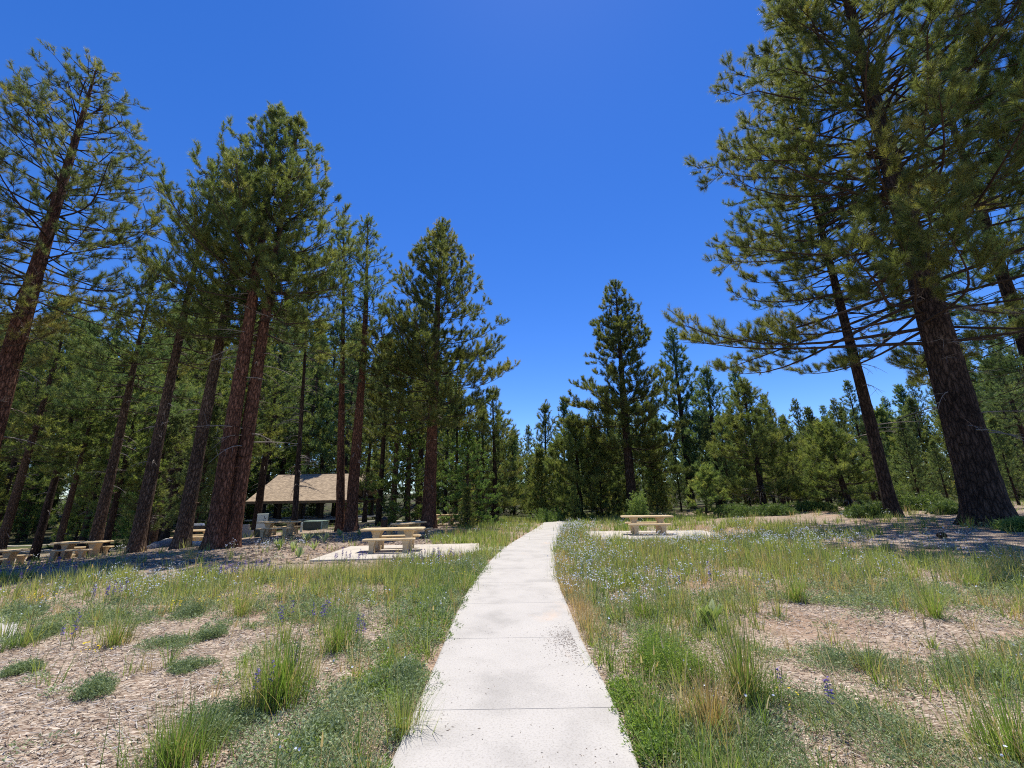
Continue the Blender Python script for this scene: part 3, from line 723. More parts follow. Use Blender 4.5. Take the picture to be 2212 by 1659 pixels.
hero('fir_tree', 32, (1010, 1110), (1010, 930), 31, 'bright green fir tree under the right side of the broad-crowned pine', .16, .04, 2.3, cat='fir tree', whorl=.35, per=7, e_mid=0, e_low=-14, upturn=.1, tufts=1.3, nl=.13, nn=16, nw=.03, dead=0, tint=.6, mats=(BG, LM, FR), prof=.8)
hero('fir_tree', 33, (880, 1112), (890, 885), 33, 'bright green fir tree under the left side of the broad-crowned pine', .2, .1, 2.6, cat='fir tree', whorl=.35, per=7, e_mid=0, e_low=-14, upturn=.1, tufts=1.3, nl=.13, nn=16, nw=.03, dead=0, tint=.6, mats=(BG, LM, FR), prof=.8)
hero(P_, 34, (635, 1146), (668, 600), 25, 'thin black-trunked pine standing in front of the shelter with drooping dead twigs', .17, .66, 1.1, tufts=.45, nl=.2, nn=12, nw=.022, dead=46, dead_len=1.7, dead_lo=.13, mats=(BD, LM, ND), sides=12, tint=.45)
# the two big shaded pines on the right
hero(P_, 41, (2140, 1128), (1790, -130), 14.5, 'largest pine, with very thick dark trunk and long bare limbs, on the right', .56, .23, 7.2, whorl=.55, per=7, e_top=50, e_mid=6, e_low=-4, droop=.14, upturn=.20,
     tufts=1.4, nl=.22, nn=21, nw=.013, bare_in=.42, twig_sp=.30, dead=26, dead_len=2.6, tint=.5, mats=(BD, LM, ND), sides=36, prof=.6, varL=.2, limb_r=.085, stub=18, gap=.25, flare=.45, twig_len=1.0, ground=None, low_round=.12, side_bias=(3.0, .12))
hero(P_, 42, (1930, 1130), (1690, 150), 19.5, 'dark pine with slimmer leaning trunk left of the largest pine', .27, .38, 4.2, whorl=.6, per=5, e_top=50, e_mid=5, e_low=-10, droop=.16, upturn=.2,
     tufts=.9, nl=.2, nn=16, nw=.017, bare_in=.35, dead=22, dead_len=2, tint=.35, mats=(BD, LM, NB), sides=22, prof=.6, limb_r=.05, stub=10)
hero(P_, 43, (2790, 1180), (2150, -330), 9.5, 'close pine whose foliage fills the top right corner', .36, .42, 3.4, whorl=.55, per=5, e_mid=5, tufts=.8, nl=.2, nn=20, nw=.009, bare_in=.3, dead=10, tint=.55, mats=(BG, LM, ND), sides=20, prof=.6)
hero(P_, 44, (2330, 1140), (1990, 60), 21, 'dense pine behind the largest pine at the right edge', .4, .2, 4.6, tufts=.95, nl=.22, nn=14, nw=.022, dead=14, tint=.32, mats=(BD, LM, NB), sides=16, e_mid=5, prof=.6)

# background trees: a few source trees, copied
protos = []
for k, kw in enumerate([
    dict(seed=101, H=22, r0=.33, cb=.35, Rc=3.2, mats=(BG, LM, ND), tint=.42, dead=14),
    dict(seed=102, H=24, r0=.36, cb=.42, Rc=3.4, mats=(BD, LM, NB), tint=.38, dead=16, gap=.12),
    dict(seed=103, H=18, r0=.25, cb=.22, Rc=2.7, mats=(BD, LM, ND), tint=.45, dead=16),
    dict(seed=104, H=14, r0=.19, cb=.10, Rc=2.3, mats=(BD, LM, NB), tint=.45, dead=10, per=6, e_mid=18),
    dict(seed=105, H=8, r0=.11, cb=.04, Rc=1.7, mats=(BD, LM, ND), tint=.5, dead=4, whorl=.34, per=7, e_mid=24),
    dict(seed=106, H=17, r0=.25, cb=.08, Rc=2.8, mats=(BG, LM, FR), tint=.35, dead=6, per=7, whorl=.42, e_mid=0, e_low=-14, upturn=.1, e_top=30),
]):
    a = dict(tufts=1.0, nl=.26, nn=9, nw=.045, whorl=.5, prof=.85, sides=9, twig_sp=.45, tuft_sp=.16, shoot_sp=.27, upturn=.28, e_mid=12, flare=.25); a.update(kw)
    seed, H, r0, cb, Rc = a.pop('seed'), a.pop('H'), a.pop('r0'), a.pop('cb'), a.pop('Rc')
    protos.append(make_tree(seed, H, r0, cb, Rc, **a))
TLX = [-300, 0, 120, 220, 300, 380, 500, 700, 820, 870, 960, 1040, 1090, 1120, 1150, 1200, 1260, 1310, 1400, 1500, 1600, 1700, 1800, 1900, 2000, 2100, 2212, 2600]
TLY = [640, 650, 690, 735, 640, 600, 620, 680, 720, 700, 760, 850, 900, 945, 940, 925, 905, 860, 850, 870, 880, 890, 880, 860, 830, 800, 770, 700]
placed = []
zones = [(-9999, 60, 'the dark wood at the left edge', 'trees in the wood at the left edge'),
         (60, 240, 'the wood behind the left tables', 'trees in the wood behind the left tables'),
         (240, 440, 'the wood behind the rock pile', 'trees in the wood behind the rock pile'),
         (440, 590, 'the wood left of the shelter roof', 'trees in the wood left of the shelter'),
         (590, 800, 'the wood behind the shelter roof', 'trees in the wood behind the shelter'),
         (800, 950, 'the wood right of the shelter', 'trees in the wood right of the shelter'),
         (950, 1110, 'the wood left of the path end', 'trees in the wood left of the path end'),
         (1110, 1200, 'the treeline above the path end', 'trees in the treeline above the path end'),
         (1200, 1310, 'the treeline just right of the path end', 'trees in the treeline right of the path end'),
         (1310, 1450, 'the wood behind the right table', 'trees in the wood behind the right table'),
         (1450, 1600, 'the wood just right of the right table', 'trees in the wood right of the right table'),
         (1600, 1780, 'the young wood at the right', 'trees in the young wood at the right'),
         (1780, 1960, 'the wood around the slimmer trunk', 'trees in the wood behind the slimmer dark trunk'),
         (1960, 2140, 'the wood between the dark trunks', 'trees in the wood between the big dark trunks'),
         (2140, 9999, 'the dim wood at the right edge', 'trees in the wood at the right edge')]
kinds_ = ['tall brown-trunked pine', 'tall dark-trunked pine', 'bushy mid-height pine', 'slender green pine', 'low young pine', 'dense fir']
tr_rng = np.random.default_rng(5)
HX = [(o.location.x, o.location.y) for o in bpy.data.objects if o.type == 'EMPTY']
def shelter_free(x, y): return not (-36 < x < -12 and 44 < y < 62)
def bg_tree(px, Yd, pi, top_py, jitter=True):
    x, _ = at_depth(px, 1085, Yd); z0 = float(gz(x, Yd)); _, tz = at_depth(px, top_py, Yd)
    H = max(tz - z0, 2.5); s = H / protos[pi][2]
    if any((x - a) ** 2 + (Yd - b) ** 2 < (1.5 if Yd < 50 else 2.0) ** 2 for a, b in placed + HX): return
    if not shelter_free(x, Yd): return
    placed.append((x, Yd))
    for lo, hi, lab, grp in zones:
        if lo <= px < hi: break
    lab = kinds_[pi] + (' at the front of ' if Yd < 46 else ' midway into ' if Yd < 75 else ' far back in ') + lab
    put_tree('fir_tree' if pi == 5 else 'pine_tree', protos[pi], x, Yd, lab, grp, rz=tr_rng.uniform(0, 6.28), s=s, z=z0, cat='fir tree' if pi == 5 else 'pine tree')
# front row trunks that can be told apart on the left
for px, Yd, pi, ty in [(30, 24, 0, 640), (105, 27, 1, 700), (150, 26, 0, 760), (250, 28, 2, 740), (330, 30, 3, 800), (345, 34, 0, 650), (430, 28, 3, 860), (520, 30, 0, 700), (560, 34, 1, 640), (600, 60, 0, 700),
                       (655, 66, 0, 720), (820, 34, 1, 720), (850, 38, 0, 690), (790, 44, 2, 780), (905, 42, 1, 640), (985, 40, 2, 820), (1035, 44, 1, 860), (1110, 48, 3, 930), (1145, 50, 2, 918), (1290, 44, 2, 880),
                       (1325, 46, 2, 850), (1410, 44, 2, 840), (1470, 36, 3, 960), (1580, 33, 3, 900), (1690, 34, 2, 850), (1725, 30, 3, 900), (1760, 40, 2, 860), (1850, 32, 2, 860), (1890, 36, 1, 820), (1990, 28, 3, 900), (2050, 26, 3, 950),
                       (2090, 32, 2, 820), (2200, 26, 3, 900), (2260, 30, 1, 700), (1620, 36, 4, 960), (1430, 38, 4, 1000), (1240, 32, 4, 1060), (1010, 28, 4, 1070)]:
    bg_tree(px, Yd, pi, ty)
for Yd0, n_, spread in ((38, 20, 6), (50, 30, 7), (64, 40, 8), (82, 52, 9), (105, 62, 12)):
    for px in np.linspace(-500, 2750, n_):
        px = px + tr_rng.uniform(-40, 40); Yd = Yd0 + tr_rng.uniform(-spread, spread)
        lim = np.interp(px, TLX, TLY); tp = lim + abs(tr_rng.normal(0, 45)) + tr_rng.uniform(-12, 10)
        if Yd < 63 and 500 < px < 800: continue
        if Yd < 60 and 1090 < px < 1290: tp += 25
        xx, tz = at_depth(px, tp, Yd); H = tz
        pi = 4 if H < 7 else (3 if H < 13 else int(tr_rng.choice([0, 1, 2, 2, 5, 3])))
        bg_tree(px, Yd, pi, tp)
# low young growth closing the gaps under the crowns
for Yd0, n_ in ((46, 34), (60, 40), (76, 46)):
    for px in np.linspace(-400, 2650, n_):
        px = px + tr_rng.uniform(-35, 35); Yd = Yd0 + tr_rng.uniform(-6, 6)
        if 500 < px < 800 and Yd < 63: continue
        bg_tree(px, Yd, int(tr_rng.choice([4, 4, 5])), tr_rng.uniform(930, 1040))
for Yd0, n_ in ((36, 10), (44, 15), (54, 19)):
    for px in np.linspace(1290, 2400, n_):
        px = px + tr_rng.uniform(-30, 30); Yd = Yd0 + tr_rng.uniform(-4, 4)
        bg_tree(px, Yd, int(tr_rng.choice([3, 4, 3])), tr_rng.uniform(875, 985))
for px in np.linspace(980, 1330, 9): bg_tree(px + tr_rng.uniform(-15, 15), 58 + tr_rng.uniform(-5, 5), 4, tr_rng.uniform(940, 1010))
print('background trees', len(placed))

# ------------------------------------------------------------------ picnic tables
def flared(cx, w0, w1, z0, z1, n_=9):
    """outline (x,z) of a leg narrow at the waist and flared at the top"""
    R_, L_ = [], []
    for k in range(n_):
        t = k / (n_ - 1); z = z0 + (z1 - z0) * t
        wd = w0 * (1.12 - .12 * min(1, t * 3)) + (w1 - w0) * max(0, (t - .45) / .55) ** 2.4
        R_.append((cx + wd / 2, z)); L_.append((cx - wd / 2, z))
    return R_ + L_[::-1]
def table_meshes():
    ms = {}
    g = Geo(); box(g, -1.07, -.40, .675, 1.07, .40, .745, bev=.022)
    box(g, -1.0, -.33, .735, 1.0, .33, .752, bev=.006); ms['tabletop'] = g.mesh('tabletop', [M['tan']])
    g = Geo(); prism(g, flared(0, .16, .38, 0, .675), -.24, .24); ms['pedestal'] = g.mesh('pedestal', [M['tan']])
    g = Geo(); box(g, -.86, -.15, .385, .86, .15, .45, bev=.02); box(g, -.80, -.10, .44, .80, .10, .455, bev=.005); ms['bench'] = g.mesh('bench', [M['tan']])
    g = Geo(); prism(g, flared(0, .15, .26, 0, .385), -.12, .12); ms['bench_leg'] = g.mesh('bench_leg', [M['tan']])
    g = Geo(); box(g, -.07, -.62, 0.002, .07, .62, .13, bev=.015); ms['floor_beam'] = g.mesh('floor_beam', [M['tan']])
    return ms
TM = table_meshes()
def table(x, y, rz, label, z=None, s=1.0, sticker=False):
    z = float(gz(x, y)) if z is None else z
    t = empty('picnic_table', (x, y, z), rz); t.scale = (s, s, s)
    tag(t, label, 'picnic table', 'concrete picnic tables')
    link_mesh('tabletop', TM['tabletop'], t)
    for sx in (-1, 1):
        o = link_mesh('pedestal', TM['pedestal'], t); o.location = (sx * .55, 0, 0)
        o = link_mesh('floor_beam', TM['floor_beam'], t); o.location = (sx * .55, 0, 0)
    for sy in (-1, 1):
        b = link_mesh('bench', TM['bench'], t); b.location = (0, sy * .74, 0)
        for sx in (-1, 1):
            o = link_mesh('leg', TM['bench_leg'], b); o.location = (sx * .55, 0, 0)
    if sticker:
        g = Geo(); box(g, 0, -.055, 0, .006, .055, .17); 
        for k in range(5): box(g, .0062, -.04 + .004 * k, .025 + k * .026, .0085, .035 - .006 * (k % 2), .034 + k * .026, mi=1)
        o = g.build('placard', [M['label'], M['black']], t); o.location = (.55 + .088, -.05, .30); tag(o, 'small pale placard on the right pedestal')
    return t
table(T1[0], T1[1], R(5), 'tan concrete picnic table nearest the camera, on a concrete pad left of the path', z=PADS[0][5], sticker=True)
t2 = gp(884, 1153); table(at_depth(884, 1135, 21.0)[0], 21.0, R(72), 'tan picnic table seen end-on just behind the nearest one', s=.95)
t3 = gp(962, 1127); table(at_depth(957, 1110, 32)[0], 32, R(3), 'small far picnic table right of the red trunk of the broad-crowned pine')
x4 = at_depth(606, 1130, 24.0)[0]; table(x4, 24.0, R(8), 'picnic table in front of the shelter beside the grey-green cabinet')
x5 = at_depth(178, 1175, 21.5)[0]; table(x5, 21.5, R(12), 'picnic table on the left among tree shadows, second from the left edge')
x6 = at_depth(-6, 1172, 19.5)[0]; table(x6, 19.5, R(20), 'picnic table cut off by the left edge of the picture')
x7 = at_depth(428, 1148, 24)[0]; table(x7, 24, R(5), 'shaded picnic table beside the grill, seen between the two big trunks')
table(T8[0], T8[1], R(-9), 'tan picnic table alone on the pad right of the path', z=PADS[1][5], s=.97)

# ------------------------------------------------------------------ shelter
def shelter():
    Yf = 50.; xl, zl = at_depth(531, 1086, Yf); xr, zr = at_depth(755, 1077, Yf); dpt = 6.0
    W = xr - xl; cx = (xl + xr) / 2; ze = (zl + zr) / 2; _, zr_ = at_depth(600, 1025, Yf + dpt)
    z0 = -.05; hr = zr_ - z0; he = ze - z0
    t = empty('picnic_shelter', (cx, Yf + dpt, z0), R(-1.5)); tag(t, 'open-sided picnic shelter with wide tan shingled gable roof on dark posts', 'shelter')
    W2 = W / 2
    me = bpy.data.meshes.new('roof'); th = .09
    v = [(-W2, -dpt, he), (W2, -dpt, he), (W2, 0, hr), (-W2, 0, hr), (-W2, dpt, he), (W2, dpt, he)]
    v2 = [(a, b, c - th) for a, b, c in v]
    f = [(0, 1, 2, 3), (3, 2, 5, 4), (6 + 3, 6 + 2, 6 + 1, 6), (6 + 4, 6 + 5, 6 + 2, 6 + 3), (0, 6, 7, 1), (4, 5, 11, 10), (0, 3, 9, 6), (3, 4, 10, 9), (1, 7, 8, 2), (2, 8, 11, 5)]
    me.from_pydata(v + v2, [], f); me.materials.append(M['shingle'])
    uv = me.uv_layers.new(name='UVMap'); sl_ = math.hypot(dpt, hr - he)
    for p in me.polygons:
        for li in p.loop_indices:
            vi = me.loops[li].vertex_index; c_ = (v + v2)[vi]
            uv.data[li].uv = (c_[0], abs(c_[1]) / dpt * sl_ * (1 if c_[1] < 0 else 1))
    rf = link_mesh('roof', me, t)
    for ya, yb in ((-dpt - .05, -dpt - .003), (dpt + .003, dpt + .05)):
        g = Geo(); box(g, -W2 + .03, ya, he - .30, W2 - .03, yb, he - .02); g.build('fascia', [M['beam_wood']], rf)
    g = Geo(); box(g, -W2 + .02, -.06, hr - .02, W2 - .02, .06, hr + .03); g.build('ridge_cap', [M['shingle']], rf)
    for y in (-dpt + 1.2, dpt - 1.2):
        g = Geo(); ze2 = he + (hr - he) * (1.2 / dpt)
        box(g, -W2 + .4, y - .1, ze2 - .50, W2 - .4, y + .1, ze2 - .12); g.build('beam', [M['post_wood']], t)
        for x in np.linspace(-W2 + .9, W2 - .9, 5):
            g = Geo(); box(g, x - .16, y - .16, 0.02, x + .16, y + .16, ze2 - .50, bev=.01); box(g, x - .24, y - .24, 0, x + .24, y + .24, .35, bev=.02)
            g.build('post', [M['post_wood']], t)
    for sx in (-1, 1):     # gable trusses
        g = Geo(); x = sx * (W2 - .55)
        box(g, x - .07, -dpt + 1.2, he + .05, x + .07, dpt - 1.2, he + .25)
        box(g, x - .07, -.09, he + .25, x + .07, .09, hr - .15); g.build('truss', [M['post_wood']], t)
    # slab
    g = Geo(); box(g, -W2, -dpt + .3, -.1, W2, dpt - .3, .03); g.build('floor_slab', [M['wallc']], t)
    return t
shelter()
# ------------------------------------------------------------------ utility things beside the shelter
def at(px, Y, py=1130):
    x = at_depth(px, py, Y)[0]; return x, Y, float(gz(x, Y))
x, y, z = at(566, 26.5); t = empty('utility_cabinet', (x, y, z), R(28)); tag(t, 'grey-green electrical cabinet on a dark base beside the picnic table in front of the shelter', 'utility cabinet')
g = Geo(); box(g, -.30, -.24, 0, .30, .24, .42, bev=.01); g.build('plinth', [M['dark_green']], t)
g = Geo(); box(g, -.28, -.22, .42, .28, .22, 1.26, bev=.012); box(g, -.30, -.24, 1.26, .30, .24, 1.31, bev=.012); b = g.build('housing', [M['cabinet']], t)
g = Geo(); box(g, .281, -.17, .50, .291, .17, 1.20, bev=.002); g.build('door', [M['cabinet']], t)
g = Geo()
for (a_, b_, c_, d_) in ((-.02, .05, 1.06, 1.16), (-.08, .02, .98, 1.03), (.03, .09, .95, 1.05), (-.01, .04, .86, .89), (-.07, -.03, .90, .96)): box(g, .2915, a_, c_, .296, b_, d_)
g.build('warning_mark', [M['black']], t)
g = Geo()
for (a_, b_, c_, d_) in ((.08, .11, 1.04, 1.17), (.12, .19, 1.00, 1.05), (.05, .08, .93, .98), (.13, .17, .9, .93)): box(g, a_, -.2235, c_, b_, -.2203, d_)
g.build('warning_mark', [M['black']], t)
# retaining wall with step
x, y, z = at(522, 30, 1125); t = empty('retaining_wall', (x, y, z), R(4)); tag(t, 'low grey concrete wall with stepped right end beside the twin-stemmed pine', 'wall')
g = Geo(); box(g, -1.1, -.12, -.2, .55, .12, .88, bev=.01); g.build('wall_panel', [M['wallc']], t)
g = Geo(); box(g, .553, -.12, -.2, .85, .12, .50, bev=.01); g.build('step', [M['wallc']], t)
# bollard
x, y, z = at(653, 28, 1125); t = empty('bollard', (x, y, z)); tag(t, 'short pale grey post at the right end of the table before the shelter', 'bollard')
g = Geo(); v, f = tubes(np.array([[[0, 0, -.1], [0, 0, .3], [0, 0, .56], [0, 0, .60], [0, 0, .605]]]), np.array([[.065, .065, .065, .05, .001]]), 12); g.add(v, f, .5, 0); g.build('post', [M['cabinet']], t)
# green utility box
x, y, z = at(683, 31, 1125); t = empty('utility_vault', (x, y, z), R(-5)); tag(t, 'long low dark green utility box with pale green lid in front of the shelter', 'utility box')
g = Geo(); box(g, -.68, -.4, 0, .60, .4, .55, bev=.01); g.build('housing', [M['dark_green']], t)
g = Geo(); box(g, -.72, -.44, .553, .72, .44, .62, bev=.012); g.build('lid', [M['green_paint']], t)
g = Geo(); box(g, .603, -.42, 0, .70, .42, .552, bev=.008); g.build('end_panel', [M['green_paint']], t)
# litter barrel
x, y, z = at(831, 27, 1120); t = empty('litter_bin', (x, y, z)); tag(t, 'squat rust-brown litter barrel with dark domed lid between the pines left of centre', 'litter bin')
g = Geo(); v, f = tubes(np.array([[[0, 0, -.02], [0, 0, .05], [0, 0, .25], [0, 0, .27], [0, 0, .5], [0, 0, .52], [0, 0, .62]]]), np.array([[.17, .19, .19, .2, .19, .2, .19]]), 16); g.add(v, f, .5, 0, False); g.build('barrel', [M['brown_metal']], t)
g = Geo(); v, f = tubes(np.array([[[0, 0, .62], [0, 0, .66], [0, 0, .74], [0, 0, .80], [0, 0, .82]]]), np.array([[.21, .21, .16, .08, .001]]), 16); g.add(v, f, .5, 0, True); g.build('lid', [M['black']], t)
# grill
x, y, z = at(427, 25.5, 1140); t = empty('barbecue_grill', (x, y, z)); tag(t, 'pedestal barbecue grill with shiny lid behind the shaded picnic table', 'grill')
g = Geo(); v, f = tubes(np.array([[[0, 0, -.1], [0, 0, .8]]]), np.array([[.05, .05]]), 8); g.add(v, f); g.build('post', [M['black']], t)
g = Geo(); box(g, -.3, -.2, .8, .3, .2, 1.0, bev=.02); g.build('firebox', [M['black']], t)
g = Geo(); prism(g, [(-.28, 1.003), (.28, 1.003), (.2, 1.12), (-.2, 1.12)], -.19, .19); g.build('lid', [M['steel']], t)
# rocks
for (px, py, Y_, s_) in ((352, 1150, 26, .45), (372, 1145, 28, .6), (340, 1152, 25, .3), (385, 1150, 27, .3)):
    x, y, z = at(px, Y_, py); rg = np.random.default_rng(int(px))
    import bmesh
    bm = bmesh.new(); bmesh.ops.create_icosphere(bm, subdivisions=3, radius=1)
    for v in bm.verts:
        n_ = float(fbm(v.co.x * 1.3 + px, v.co.y * 1.3 + v.co.z * .9, 4)); v.co *= .7 + .6 * n_; v.co.z *= .6; v.co.x *= 1.25
    bm.normal_update(); me = bpy.data.meshes.new('boulder'); bm.to_mesh(me); bm.free(); me.materials.append(M['rock'])
    o = link_mesh('boulder', me); o.scale = (s_,) * 3; o.location = (x, y, z + s_ * .2); o.rotation_euler = (0, 0, px)
    tag(o, {352: 'medium grey boulder in the rock pile between the pines on the left', 372: 'largest grey boulder of the rock pile between the pines on the left', 340: 'small boulder at the left end of the rock pile', 385: 'small boulder at the right end of the rock pile'}[px], 'boulder', 'boulders in the rock pile')
# grey pipe
x, y = gp(421, 1181); g = Geo(); v, f = tubes(np.array([[[-.26, 0, .12], [-.24, 0, .12], [.2, 0, .12], [.25, 0, .12], [.252, 0, .12], [.1, 0, .12]]]), np.array([[.02, .12, .12, .14, .1, .1]]), 14); g.add(v, f, .5, 0, False)
o = g.build('drain_pipe', [M['pipe']]); o.location = (x, y, float(gz(x, y))); o.rotation_euler = (0, 0, R(12)); tag(o, 'short blue-grey pipe end lying at the foot of the twin-stemmed pine', 'pipe')
# fallen logs
for (p0, p1, r_, lab) in (((222, 1180), (262, 1177), .13, 'fallen dark log right of the left picnic table'), ((1995, 1186), (2075, 1184), .07, 'thin fallen branch on the bark in front of the big dark trunk')):
    a = np.array(gp(*p0)); b = np.array(gp(*p1)); s_ = np.linspace(0, 1, 7)
    P = np.array([[*(a + (b - a) * q), 0] for q in s_]); P[:, 2] = gz(P[:, 0], P[:, 1]) + r_ * .7 + .02 * np.sin(s_ * 9)
    g = Geo(); v, f = tubes(P[None], (np.array([.2, 1, .95, 1, .9, .85, .2]) * r_)[None], 9); g.add(v, f, .5, 0, True)
    mid = P[3].copy(); g.v[0] -= mid.astype(np.float32); o = g.build('fallen_log', [M['deadwood'] if r_ < .1 else M['bark_grey']]); o.location = mid; tag(o, lab, 'log')
# pine cone on the bark at right
def pine_cone(px, py, lab):
    x, y = gp(px, py); g = Geo(); rg = np.random.default_rng(px); k = 90
    u = np.linspace(.03, .97, k); az = np.arange(k) * 2.4; rr = .06 * np.sin(u * np.pi) ** .7
    base = np.stack([(u - .5) * .2, rr * np.cos(az) * .6, rr * np.sin(az) * .6 + .06], -1); d = np.stack([np.full(k, .35), np.cos(az), np.sin(az)], -1)
    tip = base + norm(d) * .035; sd_ = norm(np.cross(d, [1., 0, 0])) * .016
    v = np.stack([base - sd_, base + sd_, tip + sd_ * .8, tip - sd_ * .8], 1).reshape(-1, 3); q = np.arange(k) * 4
    g.add(v, np.concatenate([np.stack([q, q + 1, q + 2], -1), np.stack([q, q + 2, q + 3], -1)]))
    o = g.build('pine_cone', [M['cone']]); o.location = (x, y, float(gz(x, y)) + .0); o.scale = (1.2,) * 3; tag(o, lab, 'pine cone')
pine_cone(2035, 1163, 'large brown pine cone lying on the sunny bark in front of the big dark trunk')

# ------------------------------------------------------------------ ground vegetation
vr = np.random.default_rng(99)
BARE = []
for (px, py, rx, ry) in ((958, 1128, 3.5, 3.0), (850, 1215, 3.2, .7), (1400, 1150, 3.0, .8), (1880, 1360, 2.1, .9), (1700, 1320, 1.0, .5), (140, 1620, 2.2, 1.1), (330, 1420, 1.1, .45), (560, 1640, .5, .35), (2130, 1560, .7, .5), (1330, 1560, .16, 1.6), (200, 1420, 1.0, .4), (1500, 1280, .5, .35), (700, 1600, .5, .6), (830, 1330, .5, .5), (2090, 1175, 4.5, 2.0), (1740, 1620, .45, .3), (1960, 1420, .9, .3), (1250, 1330, .16, 1.3)):
    x, y = gp(px, py); BARE.append((x, y, rx, ry))
def bare(x, y):
    b = np.zeros(np.shape(x))
    for (cx, cy, rx, ry) in BARE: b = np.maximum(b, 1 - ss(np.hypot((x - cx) / rx, (y - cy) / ry) + .5 * (fbm(x * 2, y * 2, 8) - .5), .7, 1.15))
    return b
def sample(n_, y0, y1, xmax=1.35):
    """positions with density falling off with distance, over the strip the photo sees and a margin"""
    u = vr.random(n_); y = y0 * (y1 / y0) ** (u ** .8)
    x = vr.uniform(-xmax, xmax, n_) * (y + 1.2)
    return x, y
def open_mask(x, y):
    pd = path_dist(x, y)
    ok = (pd > .04) & ~on_pad(x, y, .03)
    return ok, pd
def left_dens(x, y):
    return 0
def density(x, y):
    pd = path_dist(x, y); n1 = fbm(x * .7, y * .7, 21); n2 = fbm(x * 1.9, y * 1.9, 31)
    left = x < np.interp(y, yy, LX)
    d_left = np.where(y < 7, .15 + .55 * ss(y, 5.0, 7.5), .85) * np.where(x < -3.5, np.clip(1 - ss(y, 9.8, 11.3), .03, 1), 1)
    d_left = np.maximum(d_left, .95 * (1 - ss(pd, .45, 1.0)))
    d_left = np.maximum(d_left, .75 * ss(x, -3.2, -1.8) * ss(y, 12, 15))
    d_right = np.where(y < 6.5, .8, 1.0) * np.where((x > 9) & (y > 10), np.clip(1 - (x - 9) * .3, .08, 1), 1)
    d = np.where(left, d_left, d_right)
    d = d * (.18 + 1.5 * ss(n1 * .6 + n2 * .4, .36, .62))
    d = d * (1 - .95 * bare(x, y)) * np.where(y > 26, np.clip(1 - (y - 26) * .02, .3, 1), 1)
    return np.clip(d, 0, 1)
# the meadow
def pick(n_, y0, y1, thr=1.0, xmax=1.35, fn=None):
    x, y = sample(n_, y0, y1, xmax); ok, pd = open_mask(x, y)
    k = ok & (vr.random(n_) < density(x, y) * thr)
    if fn is not None: k &= vr.random(n_) < fn(x, y)
    return x[k], y[k]
def clump(g, x, y, nb, L, spread, wfun, lean=(.15, .9), segs=3, tint=.45, mi=0, tv=.15, Lv=.3, curl=1.0):
    n_ = len(x)
    if n_ == 0: return
    ii = np.repeat(np.arange(n_), nb); k = len(ii)
    r_ = np.abs(vr.normal(0, 1, k)) * np.broadcast_to(spread, (n_,))[ii]; a = vr.uniform(0, 6.283, k)
    bx, by = x[ii] + r_ * np.cos(a), y[ii] + r_ * np.sin(a)
    base = np.stack([bx, by, gz(bx, by) - .01], -1)
    Lk = np.broadcast_to(L, (n_,))[ii] * np.clip(vr.normal(1, Lv, k), .3, 1.7)
    le = vr.uniform(*lean, k); ti = np.broadcast_to(tint, (n_,))[ii] + vr.normal(0, tv, k)
    blades(g, base, a + vr.normal(0, .7, k), le, Lk, wfun(by) * vr.uniform(.7, 1.3, k), segs, np.clip(ti, 0, 1), mi, curl)
wnear = lambda y: .0040 + .00085 * np.clip(y, 0, 30)
GM = [M['grass'], M['straw'], M['herb'], M['lush']]
# 1. meadow grass
g = Geo()
x, y = pick(4200, 2.2, 9, .6, fn=lambda x, y: .25 + .75 * ss(fbm(x * 1.3, y * 1.3, 15), .42, .6)); cm = fbm(x * 1.1, y * 1.1, 77)
clump(g, x, y, 16, .12 + .22 * cm, .05 + .05 * cm, wnear, (.15, 1.1), 3, .25 + .6 * fbm(x * .8, y * .8, 5), 0)
x, y = pick(9000, 8, 20, .95); clump(g, x, y, 14, .18 + .22 * fbm(x, y, 6), .12, wnear, (.1, .8), 2, .3 + .6 * fbm(x * .6, y * .6, 5), 0)
x, y = pick(9000, 18, 42, 1.0); clump(g, x, y, 12, .24 + .2 * fbm(x, y, 6), .25, wnear, (.1, .8), 1, .2 + .6 * fbm(x * .5, y * .5, 5), 0)
x, y = pick(1000, 5.5, 12, .9, fn=lambda x, y: ss(fbm(x * 1.1, y * 1.1, 19), .42, .6)); clump(g, x, y, 34, .22 + .20 * fbm(x, y, 6), .07, wnear, (.1, .9), 3, .35 + .5 * fbm(x * .9, y * .9, 29), 0)
x, y = pick(420, 2.4, 6, .8); clump(g, x, y, 26, .14 + .16 * vr.random(len(x)), .04, wnear, (.15, 1.1), 3, .2 + .6 * vr.random(len(x)), 3)
x, y = pick(1800, 10, 30, 1.0, fn=lambda x, y: ss(fbm(x * .9, y * .9, 19), .40, .6)); clump(g, x, y, 20, .30, .12, wnear, (.1, .8), 2, .3 + .5 * fbm(x * .9, y * .9, 29), 3)
# thin seed-headed stems
x, y = pick(1100, 2.4, 14, .8); k = len(x); z = gz(x, y); L = vr.uniform(.25, .55, k); az = vr.uniform(0, 6.28, k); le = vr.uniform(.05, .6, k)
blades(g, np.stack([x, y, z], -1), az, le, L, wnear(y) * .7, 3, vr.uniform(.3, .9, k), 1)
hx, hz = np.sin(le * .85) * L * .86, np.cos(le * .8) * L * .88
blades(g, np.stack([x + np.cos(az) * hx, y + np.sin(az) * hx, z + hz], -1), az, le * 1.3, L * .2, wnear(y) * 2.2, 2, vr.uniform(.3, .9, k), 1)
tag(g.build('grass', GM), kind='stuff', label='green and yellowish meadow grass on both sides of the path', cat='grass')
